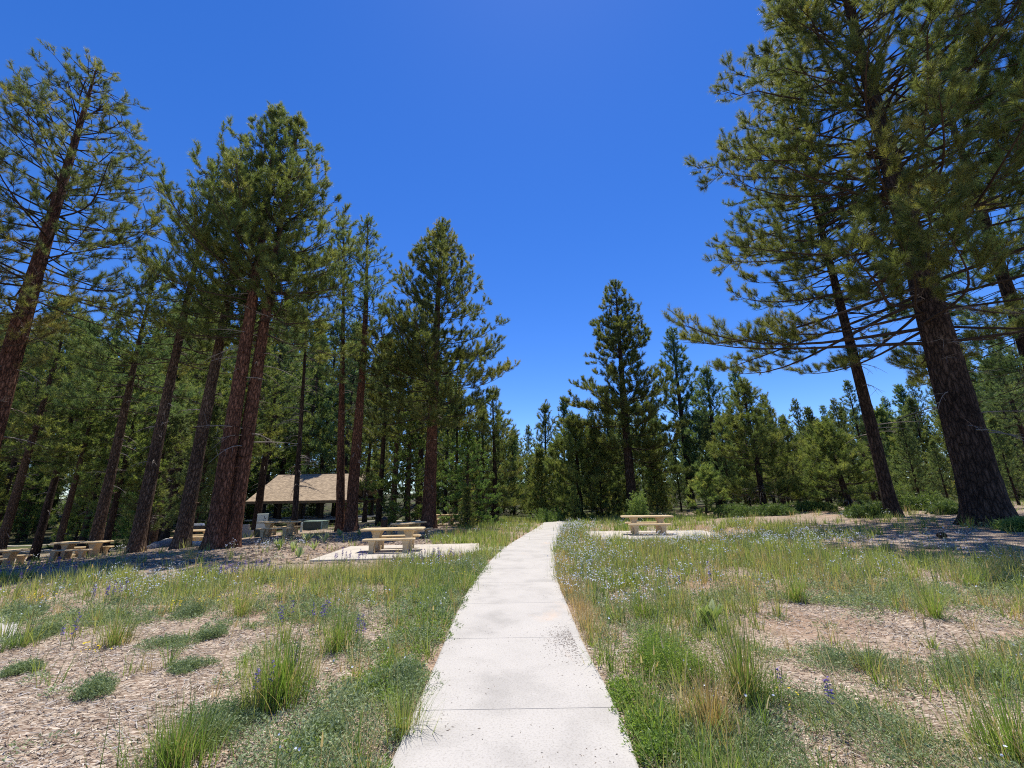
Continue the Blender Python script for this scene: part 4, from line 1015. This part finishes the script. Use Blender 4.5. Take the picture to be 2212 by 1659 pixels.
# 2. dry grass
g = Geo()
x, y = pick(2600, 2.2, 9, .55); clump(g, x, y, 12, .14 + .26 * vr.random(len(x)), .04, lambda y: wnear(y) * .7, (.1, .9), 3, .5, 1)
x, y = pick(6000, 7, 24, .8, fn=lambda x, y: ss(fbm(x * .5, y * .5, 51), .4, .65)); clump(g, x, y, 10, .34, .10, lambda y: wnear(y) * .8, (.1, .6), 2, .55, 1)
# fringe of straw along the right edge of the walk
yv = vr.uniform(5.5, 14, 330); xv = np.interp(yv, yy, RX) + .05 + np.abs(vr.normal(0, .16, 330)); clump(g, xv, yv, 12, .20, .05, lambda y: wnear(y) * .7, (.1, .8), 2, .55, 1)
# tumbled stems lying across the near right corner
k = 70; bx = vr.uniform(1.9, 3.6, k); by = vr.uniform(2.0, 3.1, k); base = np.stack([bx, by, gz(bx, by)], -1)
blades(g, base, vr.normal(2.55, .25, k), vr.uniform(.7, 1.25, k), vr.uniform(.5, .95, k), np.full(k, .0045), 5, vr.uniform(.4, .9, k), 1)
tag(g.build('dry_grass', GM), kind='stuff', label='straw-coloured dry grass scattered through the meadow', cat='dry grass')
# 3. low grey-green herbs: cushions of small leaves
def cushions(g, x, y, rad, hh, nleaf, lw, mi, tint):
    n_ = len(x)
    if n_ == 0: return
    ii = np.repeat(np.arange(n_), nleaf); k = len(ii)
    rr = np.sqrt(vr.random(k)) ; a = vr.uniform(0, 6.283, k); R_ = np.broadcast_to(rad, (n_,))[ii]; H_ = np.broadcast_to(hh, (n_,))[ii]
    lob = .75 + .5 * vnoise(a * 1.2 + ii * 7.1, ii * 3.3, 2)
    bx, by = x[ii] + R_ * rr * np.cos(a) * lob, y[ii] + R_ * rr * np.sin(a) * lob
    zt = H_ * (1 - rr ** 2 * .75) * vr.uniform(.25, 1.1, k)
    base = np.stack([bx, by, gz(bx, by) + zt], -1)
    az = a + vr.normal(0, 1.0, k); sz = np.broadcast_to(lw(by), (k,)) * vr.uniform(.6, 1.3, k)
    d = norm(np.stack([np.cos(az) * .8, np.sin(az) * .8, vr.uniform(-.1, 1.2, k)], -1)); s_ = norm(np.cross(d, vr.normal(size=(k, 3))))
    tip = base + d * (sz * 2.4)[:, None]; m_ = base + d * (sz * 1.2)[:, None]
    v = np.stack([base, m_ + s_ * (sz * .38)[:, None], tip, m_ - s_ * (sz * .38)[:, None]], 1).reshape(-1, 3); q = np.arange(k) * 4
    ti = np.clip(np.broadcast_to(tint, (n_,))[ii] + vr.normal(0, .14, k), 0, 1)
    g.add(v, np.concatenate([np.stack([q, q + 1, q + 2], -1), np.stack([q, q + 2, q + 3], -1)]), np.repeat(ti, 4), mi)
lw = lambda y: .0085 + .0011 * np.clip(y, 0, 30)
g = Geo()
herbf = lambda x, y: np.where(x > 1, .3 + .7 * ss(fbm(x * .8, y * .8, 61), .36, .55), ss(fbm(x * 1.2, y * 1.2, 61), .40, .55))
x, y = pick(6200, 2.1, 8, 1.0, fn=herbf); cushions(g, x, y, .09 + .14 * vr.random(len(x)), .05 + .08 * vr.random(len(x)), 110, lw, 2, .3 + .5 * fbm(x, y, 63))
x, y = pick(4600, 6.5, 16, .9); cushions(g, x, y, .18, .18, 60, lw, 2, .3 + .5 * fbm(x, y, 63))
tag(g.build('low_herbs', GM), kind='stuff', label='grey-green low herbs covering the ground beside the path', cat='herbs')
# lush leafy stems along the walk
g = Geo()
def edge_band(n_, y0, y1, side, off, sd_):
    yv = y0 * (y1 / y0) ** vr.random(n_); e = np.interp(yv, yy, LX if side < 0 else RX); o_ = np.abs(vr.normal(off, sd_, n_)) + .03
    return e + side * o_, yv
x, y = edge_band(260, 2.2, 12, -1, .28, .22); k = fbm(x * 2, y * 2, 70) > .46; cushions(g, x[k], y[k], .11, .13, 120, lw, 3, .2 + .5 * fbm(x[k], y[k], 63))
x, y = edge_band(130, 2.4, 5, 1, .10, .10); k = fbm(x * 2, y * 2, 71) > .46; cushions(g, x[k], y[k], .09, .14, 130, lw, 3, .3 + .4 * fbm(x[k], y[k], 63))
x, y = edge_band(420, 2.2, 14, -1, .5, .35); k = fbm(x * 2, y * 2, 72) > .42; cushions(g, x[k], y[k], .14, .17, 120, lw, 2, .3 + .5 * fbm(x[k], y[k], 63))
tag(g.build('leafy_verge', GM), kind='stuff', label='leafy green plants growing along both edges of the path', cat='verge plants')
# 4. upright stems with pale blue flowers
def flowers(g, x, y, stems, hh, spread, mi_f, fsz, nf=3, top=.25, stem_mi=2):
    n_ = len(x)
    if n_ == 0: return
    ii = np.repeat(np.arange(n_), stems); k = len(ii)
    bx, by = x[ii] + vr.normal(0, 1, k) * spread, y[ii] + vr.normal(0, 1, k) * spread
    z0 = gz(bx, by); az = vr.uniform(0, 6.28, k); le = vr.uniform(.03, .35, k); L = hh * vr.uniform(.6, 1.2, k)
    blades(g, np.stack([bx, by, z0], -1), az, le, L, wnear(by) * .6, 2, np.full(k, .4), stem_mi)
    jj = np.repeat(np.arange(k), nf); kk = len(jj)
    px_ = bx[jj] + np.cos(az[jj]) * np.sin(le[jj] * .8) * L[jj] + vr.normal(0, .03, kk)
    py_ = by[jj] + np.sin(az[jj]) * np.sin(le[jj] * .8) * L[jj] + vr.normal(0, .03, kk)
    pz = z0[jj] + L[jj] * np.cos(le[jj] * .7) * (1 - top * vr.random(kk))
    c_ = np.stack([px_, py_, pz], -1); s_ = fsz(py_) * vr.uniform(.7, 1.3, kk)
    nrm = norm(vr.normal(0, .5, (kk, 3)) + [0, -.2, .9]); u_ = norm(np.cross(nrm, vr.normal(size=(kk, 3)))); v_ = np.cross(nrm, u_)
    an = np.arange(5) * 2 * np.pi / 5
    ring = c_[:, None] + (u_[:, None] * np.cos(an)[None, :, None] + v_[:, None] * np.sin(an)[None, :, None]) * s_[:, None, None] + nrm[:, None] * (s_ * .35)[:, None, None]
    v = np.concatenate([c_[:, None], ring], 1).reshape(-1, 3); q = np.arange(kk) * 6
    f = np.concatenate([np.stack([q, q + 1 + i, q + 1 + (i + 1) % 5], -1) for i in range(5)])
    g.add(v, f, np.repeat(vr.random(kk), 6), mi_f)
FM = [M['flax'], M['purple'], M['herb'], M['yellow'], M['lush']]
fs = lambda y: .006 + .00055 * np.clip(y, 0, 25)
g = Geo()
flx = lambda x, y: np.where(x > 0, .15 + .85 * ss(fbm(x * .5, y * .5, 81), .42, .62), .8 * ss(fbm(x * .5, y * .5, 82), .55, .66))
x, y = pick(1900, 5.5, 26, .75, fn=flx); flowers(g, x, y, 6, .45, .12, 0, fs, 2)
x, y = edge_band(150, 8, 26, 1, .6, .6); flowers(g, x, y, 6, .46, .12, 0, fs, 2)
x, y = pick(200, 2.5, 6, .4); flowers(g, x, y, 4, .28, .05, 0, fs, 1)
for (px, py, n_) in ((330, 1275, 40), (545, 1195, 14), (200, 1200, 16), (1340, 1285, 50), (1700, 1180, 60), (1960, 1190, 30), (1480, 1180, 60), (110, 1165, 40), (1010, 1240, 10)):
    cx, cy = gp(px, py); x, y = cx + vr.normal(0, 1.0, n_), cy + vr.normal(0, .8, n_); ok, _ = open_mask(x, y); flowers(g, x[ok], y[ok], 5, .36, .08, 0, fs, 3)
tag(g.build('blue_flax', FM), kind='stuff', label='pale blue flax flowers massed on thin grey-green stems', cat='flowers')
# 5. violet spikes
def spikes(g, x, y, hh=.34):
    k = len(x)
    if k == 0: return
    z0 = gz(x, y); az = vr.uniform(0, 6.28, k); L = hh * vr.uniform(.7, 1.2, k)
    blades(g, np.stack([x, y, z0], -1), az, np.full(k, .12), L, wnear(y) * .9, 2, np.full(k, .4), 2)
    nb = 26; jj = np.repeat(np.arange(k), nb); u = vr.uniform(.55, 1.02, len(jj)); a = vr.uniform(0, 6.28, len(jj)); rr = .016 * (1.15 - u)
    c_ = np.stack([x[jj] + np.cos(az[jj]) * .06 * L[jj] * u + rr * np.cos(a), y[jj] + np.sin(az[jj]) * .06 * L[jj] * u + rr * np.sin(a), z0[jj] + L[jj] * u], -1)
    d = norm(np.stack([np.cos(a), np.sin(a), vr.uniform(-.2, .6, len(jj))], -1)); s_ = norm(np.cross(d, vr.normal(size=d.shape))); sz = (.010 + .0006 * y[jj]) * vr.uniform(.7, 1.3, len(jj))
    v = np.stack([c_ - s_ * (sz * .5)[:, None], c_ + s_ * (sz * .5)[:, None], c_ + d * (sz * 1.7)[:, None]], 1).reshape(-1, 3); q = np.arange(len(jj)) * 3
    g.add(v, np.stack([q, q + 1, q + 2], -1), np.repeat(vr.random(len(jj)), 3), 1)
g = Geo()
for (px, py, n_, sd_) in ((60, 1245, 16, .4), (100, 1250, 12, .4), (560, 1250, 20, .4), (480, 1255, 14, .3), (760, 1215, 16, .5), (950, 1215, 14, .5), (230, 1310, 8, .2), (690, 1365, 5, .12), (780, 1400, 4, .1), (640, 1480, 3, .08), (550, 1560, 2, .06), (610, 1365, 4, .1), (1690, 1520, 1, .02), (1810, 1590, 2, .03), (150, 1400, 3, .1), (880, 1220, 18, .7), (1500, 1260, 6, .6)):
    cx, cy = gp(px, py); x, y = cx + vr.normal(0, sd_, n_), cy + vr.normal(0, sd_, n_); ok, _ = open_mask(x, y); spikes(g, x[ok], y[ok])
tag(g.build('lupine_spikes', FM), kind='stuff', label='dark violet lupine flower spikes scattered in the meadow', cat='flowers')
g = Geo()
for (px, py, n_, sd_) in ((60, 1315, 7, .2), (440, 1320, 7, .2), (190, 1440, 3, .1), (600, 1290, 3, .2), (1690, 1300, 4, .4), (1015, 1250, 6, .3), (1690, 1560, 1, .05)):
    cx, cy = gp(px, py); xa, ya = cx + vr.normal(0, sd_, n_), cy + vr.normal(0, sd_, n_); ok, _ = open_mask(xa, ya); ok &= path_dist(xa, ya) > .25; flowers(g, xa[ok], ya[ok], 3, .22, .04, 3, lambda y: .006 + .0007 * y, 2, stem_mi=4)
tag(g.build('yellow_flowers', FM), kind='stuff', label='small clusters of bright yellow flowers in the grass', cat='flowers')

# 6. single big grass clumps and plants that stand out
def grass_clump(px, py, L, spread, nb, mi, tint, lab, name='grass_clump', cat='grass clump', lean=(.05, 1.0)):
    x, y = gp(px, py); g = Geo()
    clump(g, np.array([x]), np.array([y]), nb, L, spread * 1.25, lambda q: np.full(np.shape(q), .0052), lean, 4, tint, mi, Lv=.34, tv=.2)
    if mi != 1: clump(g, np.array([x]), np.array([y]), nb // 4, L * .95, spread, lambda q: np.full(np.shape(q), .004), (.1, 1.0), 4, .6, 1, Lv=.25)
    z = float(gz(x, y))
    for a in g.v: a -= np.array([x, y, z], np.float32)
    o = g.build(name, GM); o.location = (x, y, z); tag(o, lab, cat)
for args in [
    (610, 1520, .50, .11, 520, 3, .35, 'biggest lush green grass clump on the mulch left of the path'),
    (560, 1535, .40, .08, 200, 0, .5, 'thin grass clump touching the left side of the biggest lush clump'),
    (730, 1405, .38, .11, 380, 3, .3, 'round lush green clump halfway up between mulch and left path edge'),
    (380, 1655, .30, .14, 420, 3, .3, 'low dense green clump at the bottom edge left of the path'),
    (1610, 1520, .60, .06, 330, 0, .2, 'tall upright dark green grass tuft right of the path'),
    (1540, 1580, .36, .07, 240, 1, .25, 'rust-coloured dry grass tuft beside the tall dark green tuft'),
    (2020, 1335, .40, .06, 170, 3, .6, 'yellow-green spreading grass tuft on the mulch at the right'),
    (1720, 1300, .42, .07, 200, 3, .5, 'upright bright green tuft in the flax meadow right of centre'),
    (2100, 1270, .38, .10, 200, 3, .6, 'bright green tuft near the shade patch at the right'),
    (1950, 1255, .30, .08, 140, 3, .7, 'light green tuft left of the shade patch at the right'),
    (520, 1330, .42, .09, 220, 0, .6, 'tall yellow-green grass clump behind the lupines on the left'),
    (410, 1208, .55, .10, 120, 0, .85, 'yellowing feathery clump in front of the twin-stemmed pine'),
    (250, 1390, .34, .10, 240, 0, .4, 'mixed green clump on the left above the bare soil'),
    (870, 1580, .30, .07, 220, 0, .5, 'tall thin grasses leaning over the left path edge'),
    (1390, 1335, .30, .12, 320, 3, .25, 'dark rounded green clump beside the right path edge'),
    (2190, 1640, .42, .14, 300, 3, .45, 'lush grass in the bottom right corner of the picture'),
]: grass_clump(*args)
def leafy_bush(px, py, rad, hh, n_, mi, tint, lab):
    x, y = gp(px, py); g = Geo(); k = 24
    xx, yy_ = x + vr.normal(0, rad * .45, k), y + vr.normal(0, rad * .45, k)
    cushions(g, xx, yy_, rad * .4, hh * vr.uniform(.6, 1.1, k), n_, lambda q: .0095, mi, tint)
    clump(g, xx, yy_, 8, hh * .9, .03, lambda q: np.full(np.shape(q), .004), (.05, .35), 2, .4, mi)
    z = float(gz(x, y))
    for a in g.v: a -= np.array([x, y, z], np.float32)
    o = g.build('leafy_clump', GM); o.location = (x, y, z); tag(o, lab, 'leafy plant')
leafy_bush(1420, 1450, .40, .42, 260, 3, .45, 'large bright green leafy clump right of the path')
leafy_bush(1480, 1470, .28, .34, 220, 3, .6, 'yellow-green leafy clump right of the large bright green one')
leafy_bush(460, 1600, .30, .16, 220, 2, .4, 'grey-green leafy mat above the bottom edge on the left')
leafy_bush(205, 1500, .18, .14, 160, 2, .4, 'small grey-green mound on the mulch at the left')
leafy_bush(700, 1590, .16, .16, 160, 2, .5, 'small grey-green mound left of the path near the bottom')
leafy_bush(415, 1330, .26, .22, 160, 2, .3, 'rounded grey-green bush behind the mulch on the left')
leafy_bush(60, 1330, .24, .22, 160, 2, .3, 'rounded grey-green bush near the left edge')
leafy_bush(862, 1490, .30, .22, 240, 2, .35, 'dense grey-green mound spilling onto the left path edge')
leafy_bush(1000, 1240, .5, .45, 200, 2, .4, 'grey-green bush between the front table pad and the path')
leafy_bush(1850, 1440, .35, .16, 240, 2, .35, 'grey-green mat on the mulch right of centre')
for px, py, rad, hh, lab in [(44, 1388, .30, .13, 'long low grey-green mat at the left edge of the mulch'), (100, 1372, .16, .12, 'small mat right of the long low mat at the left edge'), (370, 1394, .34, .13, 'long grey-green mat across the mulch above the bare soil'),
        (455, 1374, .18, .13, 'small rounded mat right of the long mat across the mulch'), (48, 1452, .16, .10, 'lone small grey-green mat below the bare soil at the left'), (407, 1446, .15, .11, 'lone small mat on the mulch left of the biggest lush clump'),
        (470, 1560, .30, .11, 'spreading mat left of the biggest lush clump'), (1770, 1535, .45, .12, 'wide grey-green mat in the lower right'), (1930, 1590, .45, .13, 'wide mat near the bottom right corner'),
        (1640, 1600, .35, .12, 'grey-green mat at the foot of the tall dark tuft near the bottom'), (2080, 1470, .4, .13, 'grey-green mat at the right edge of the mulch'), (1900, 1285, .5, .14, 'grey-green mat beyond the mulch patch on the right')]:
    leafy_bush(px, py, rad, hh, 170, 2, .42, lab)
# broad-leaved plants
def broad(px, py, hh, n_, lab, tint=.55, wd=.09):
    x, y = gp(px, py); g = Geo(); rg = np.random.default_rng(int(px * 3 + py))
    for i in range(n_):
        az = rg.uniform(0, 6.28); le = rg.uniform(.15, .95); L = hh * rg.uniform(.7, 1.15); W_ = wd * rg.uniform(.7, 1.2) * hh / .4
        s_ = np.linspace(0, 1, 7); th = le * (.4 + .7 * s_); hx = np.concatenate([[0], np.cumsum(np.sin(th[1:]) / 6)]) * L; hz = np.concatenate([[0], np.cumsum(np.cos(th[1:]) / 6)]) * L
        prof_ = np.array([.12, .25, .7, 1, .95, .6, .02]) * W_ / 2; hd = np.array([math.cos(az), math.sin(az), 0]); sd_ = np.array([-math.sin(az), math.cos(az), 0])
        tw = rg.normal(0, .35); sdv = norm(sd_ * math.cos(tw) + np.array([0, 0, 1.]) * math.sin(tw))
        P = hd * hx[:, None] + np.array([0, 0, 1.]) * hz[:, None] + hd * .02
        nrm = np.cross(sdv, norm(np.gradient(P, axis=0)))
        Lf = P - sdv * prof_[:, None] + nrm * (prof_ * .35)[:, None]; Rt = P + sdv * prof_[:, None] + nrm * (prof_ * .35)[:, None]
        v = np.stack([Lf, P, Rt], 1).reshape(-1, 3); f = []
        for q in range(6):
            for c_ in (0, 1):
                a_ = q * 3 + c_; f += [(a_, a_ + 1, a_ + 4), (a_, a_ + 4, a_ + 3)]
        g.add(v, f, np.clip(tint + rg.normal(0, .2), 0, 1), 0, True)
    o = g.build('broad_leaved_plant', [M['mule']]); o.location = (x, y, float(gz(x, y)) - .01); tag(o, lab, 'plant')
broad(1533, 1355, .34, 16, 'big broad-leaved plant in the meadow right of the path', .45, .10)
for px, py, hh, n_, lab in [(603, 1188, .42, 18, 'leftmost pale broad-leaved plant in front of the twin-stemmed pine'), (632, 1192, .40, 16, 'broad-leaved plant right of the leftmost pale one'),
        (645, 1203, .36, 14, 'lowest broad-leaved plant of the group left of the front table'), (661, 1172, .45, 20, 'large broad-leaved plant at the middle of the group left of the front table'),
        (678, 1187, .34, 12, 'small broad-leaved plant below the large one left of the front table'), (700, 1172, .42, 18, 'broad-leaved plant nearest the pad edge'),
        (734, 1158, .40, 14, 'broad-leaved plant under the slender pine trunk'), (777, 1157, .40, 14, 'broad-leaved plant at the left end of the front table'), (1018, 1158, .36, 12, 'broad-leaved plant right of the front table pad'),
        (985, 1172, .3, 10, 'small broad-leaved plant right behind the front table')]:
    broad(px, py, hh, n_, lab, .65)
# shrubs at the wood's edge
def shrub(px, Y_, rad, hh, tint, lab, m_=None):
    x = at_depth(px, 1110, Y_)[0]; z = float(gz(x, Y_)); rg = np.random.default_rng(int(px)); g = Geo(); k = 900
    d = norm(rg.normal(size=(k, 3))); d[:, 2] = np.abs(d[:, 2]); rr = rg.uniform(.2, 1.1, k) ** .7 * (.35 + 1.2 * fbm(d[:, 0] * 2 + px, d[:, 1] * 2 + d[:, 2], 3))
    p = d * rr[:, None] * [rad, rad, hh]; st = 30
    P = np.stack([np.zeros((st, 3)), p[:st] * .5 + [0, 0, .1], p[:st]], 1); v, f = tubes(P, np.broadcast_to(np.array([.02, .012, .004]), (st, 3)).copy(), 4); g.add(v, f, .5, 1)
    needles(g, p, norm(d + rg.normal(0, .5, d.shape)), rg, np.full(k, .16), 9, .05, tint + rg.normal(0, .12, k), 0, (.3, 1.4))
    o = g.build('shrub', [m_ or M['fir'], M['limb']]); o.location = (x, Y_, z); tag(o, lab, 'shrub')
shrub(1381, 26, .55, 1.5, .8, 'light green upright shrub just left of the right picnic table')
shrub(1600, 26, 1.2, .6, .3, 'dark green shrub at the wood edge right of the right picnic table')
shrub(1680, 25, 1.1, .6, .25, 'dark shrub under the bushy light green pine')
shrub(1760, 27, 1.2, .5, .4, 'low shrub between the conical young pine and the dark shrub')
shrub(1880, 20, .9, .5, .3, 'dark shrub at the foot of the slimmer dark trunk')
shrub(2000, 22, 1.2, .8, .45, 'rounded shrub between the two dark trunks')
shrub(2060, 19, .7, .4, .3, 'low shrub touching the left side of the thickest trunk')
shrub(2195, 13, .4, .25, .6, 'bright low shrub at the right edge beside the thickest trunk')
shrub(1190, 34, 1.4, .9, .6, 'green shrub at the end of the path')

# 7. mulch chips and twigs lying on the soil
g = Geo(); k = 80000
x, y = sample(k, 2.0, 11, 1.3); ok, pd = open_mask(x, y); keep = ok & (vr.random(k) < .35 + .65 * (fbm(x * .9, y * .9, 91) > .42)); x, y = x[keep], y[keep]; k = len(x)
L = vr.uniform(.012, .065, k) * (1 + .04 * y); W_ = vr.uniform(.003, .008, k) * (1 + .06 * y); az = vr.normal(.35, .9, k); pt = vr.normal(0, .22, k)
d = np.stack([np.cos(az) * np.cos(pt), np.sin(az) * np.cos(pt), np.sin(pt)], -1); s_ = np.stack([-np.sin(az), np.cos(az), vr.normal(0, .3, k)], -1)
c_ = np.stack([x, y, gz(x, y) + .004 + L * np.abs(np.sin(pt)) * .5], -1)
q0 = c_ - d * L[:, None] / 2; q1 = c_ + d * L[:, None] / 2; h_ = np.array([0, 0, 1.]) * (W_ * .45)[:, None]
v = np.stack([q0 - s_ * W_[:, None] / 2, q0 + s_ * W_[:, None] / 2, q0 + h_, q1 - s_ * W_[:, None] * .35, q1 + s_ * W_[:, None] * .35, q1 + h_], 1).reshape(-1, 3)
F = np.array([(0, 3, 5), (0, 5, 2), (1, 2, 5), (1, 5, 4), (0, 2, 1), (3, 4, 5)])
g.add(v, ((np.arange(k) * 6)[:, None, None] + F).reshape(-1, 3), np.repeat(vr.random(k), 6))
tag(g.build('wood_chip_mulch', [M['chip']]), kind='stuff', label='pale shredded wood chips covering the bare ground', cat='mulch')
g = Geo(); k = 26000; x, y = sample(k, 2.0, 9, 1.3); ok, _ = open_mask(x, y); x, y = x[ok], y[ok]; k = len(x)
az = vr.uniform(0, 6.28, k); L = vr.uniform(.02, .09, k); blades(g, np.stack([x, y, gz(x, y) + .012], -1), az, np.full(k, 1.5) + vr.normal(0, .08, k), L, np.full(k, .0028) + .0004 * y, 1, vr.random(k) * .45, 0)
tag(g.build('needle_litter', [M['chip']]), kind='stuff', label='dark dry pine needles and twigs strewn over the mulch', cat='litter')
# litter on the walk
g = Geo(); k = 1400; yv = 2.4 * (14 / 2.4) ** vr.random(k); l, r = np.interp(yv, yy, LX), np.interp(yv, yy, RX)
e = vr.random(k) ** 3 * .5; xv = np.where(vr.random(k) < .35, l + (r - l) * e, r - (r - l) * e); kp = fbm(xv * 2, yv * 2, 44) > .53; xv, yv = xv[kp], yv[kp]; sx_, sy_ = gp(1242, 1388); xe, ye_ = sx_ - np.abs(vr.normal(0, .16, 650)), sy_ + vr.normal(0, .30, 650); ke = (xe < np.interp(ye_, yy, RX) - .01); xv, yv = np.concatenate([xv, xe[ke]]), np.concatenate([yv, ye_[ke]]); k = len(xv); L = vr.uniform(.004, .016, k); az = vr.uniform(0, 6.28, k)
c_ = np.stack([xv, yv, hgt(xv, yv) + .0195], -1); d = np.stack([np.cos(az), np.sin(az), np.zeros(k)], -1); s_ = np.stack([-np.sin(az), np.cos(az), np.zeros(k)], -1)
v = np.stack([c_ - d * L[:, None], c_ + s_ * .003, c_ + d * L[:, None], c_ + [0, 0, .003]], 1).reshape(-1, 3); q = np.arange(k) * 4
g.add(v, np.concatenate([np.stack([q, q + 1, q + 3], -1), np.stack([q + 1, q + 2, q + 3], -1), np.stack([q, q + 3, q + 2], -1)]), np.repeat(vr.random(k) * .4, 4))
tag(g.build('path_litter', [M['chip']]), kind='stuff', label='dark crumbs of litter scattered on the concrete path', cat='litter')
# pine cones and duff under the pines on the left
g = Geo(); k = 9000; x = vr.uniform(-22, -3, k); y = vr.uniform(12.5, 24, k); ok, _ = open_mask(x, y); x, y = x[ok], y[ok]; k = len(x)
az = vr.uniform(0, 6.28, k); L = vr.uniform(.04, .12, k); d = np.stack([np.cos(az), np.sin(az), np.zeros(k)], -1) * L[:, None]; s_ = np.stack([-np.sin(az), np.cos(az), np.zeros(k)], -1) * (L * .3)[:, None]
c_ = np.stack([x, y, gz(x, y) + .005], -1); v = np.stack([c_ - d, c_ + s_, c_ + d, c_ - s_, c_ + [0, 0, .03]], 1).reshape(-1, 3); q = np.arange(k) * 5
g.add(v, np.concatenate([np.stack([q + i, q + (i + 1) % 4, q + 4], -1) for i in range(4)]), np.repeat(vr.random(k) * .5, 5))
tag(g.build('pine_duff', [M['chip']]), kind='stuff', label='fallen cones and bark scraps under the pines on the left', cat='litter')
print('faces', sum(len(me.polygons) for me in bpy.data.meshes))
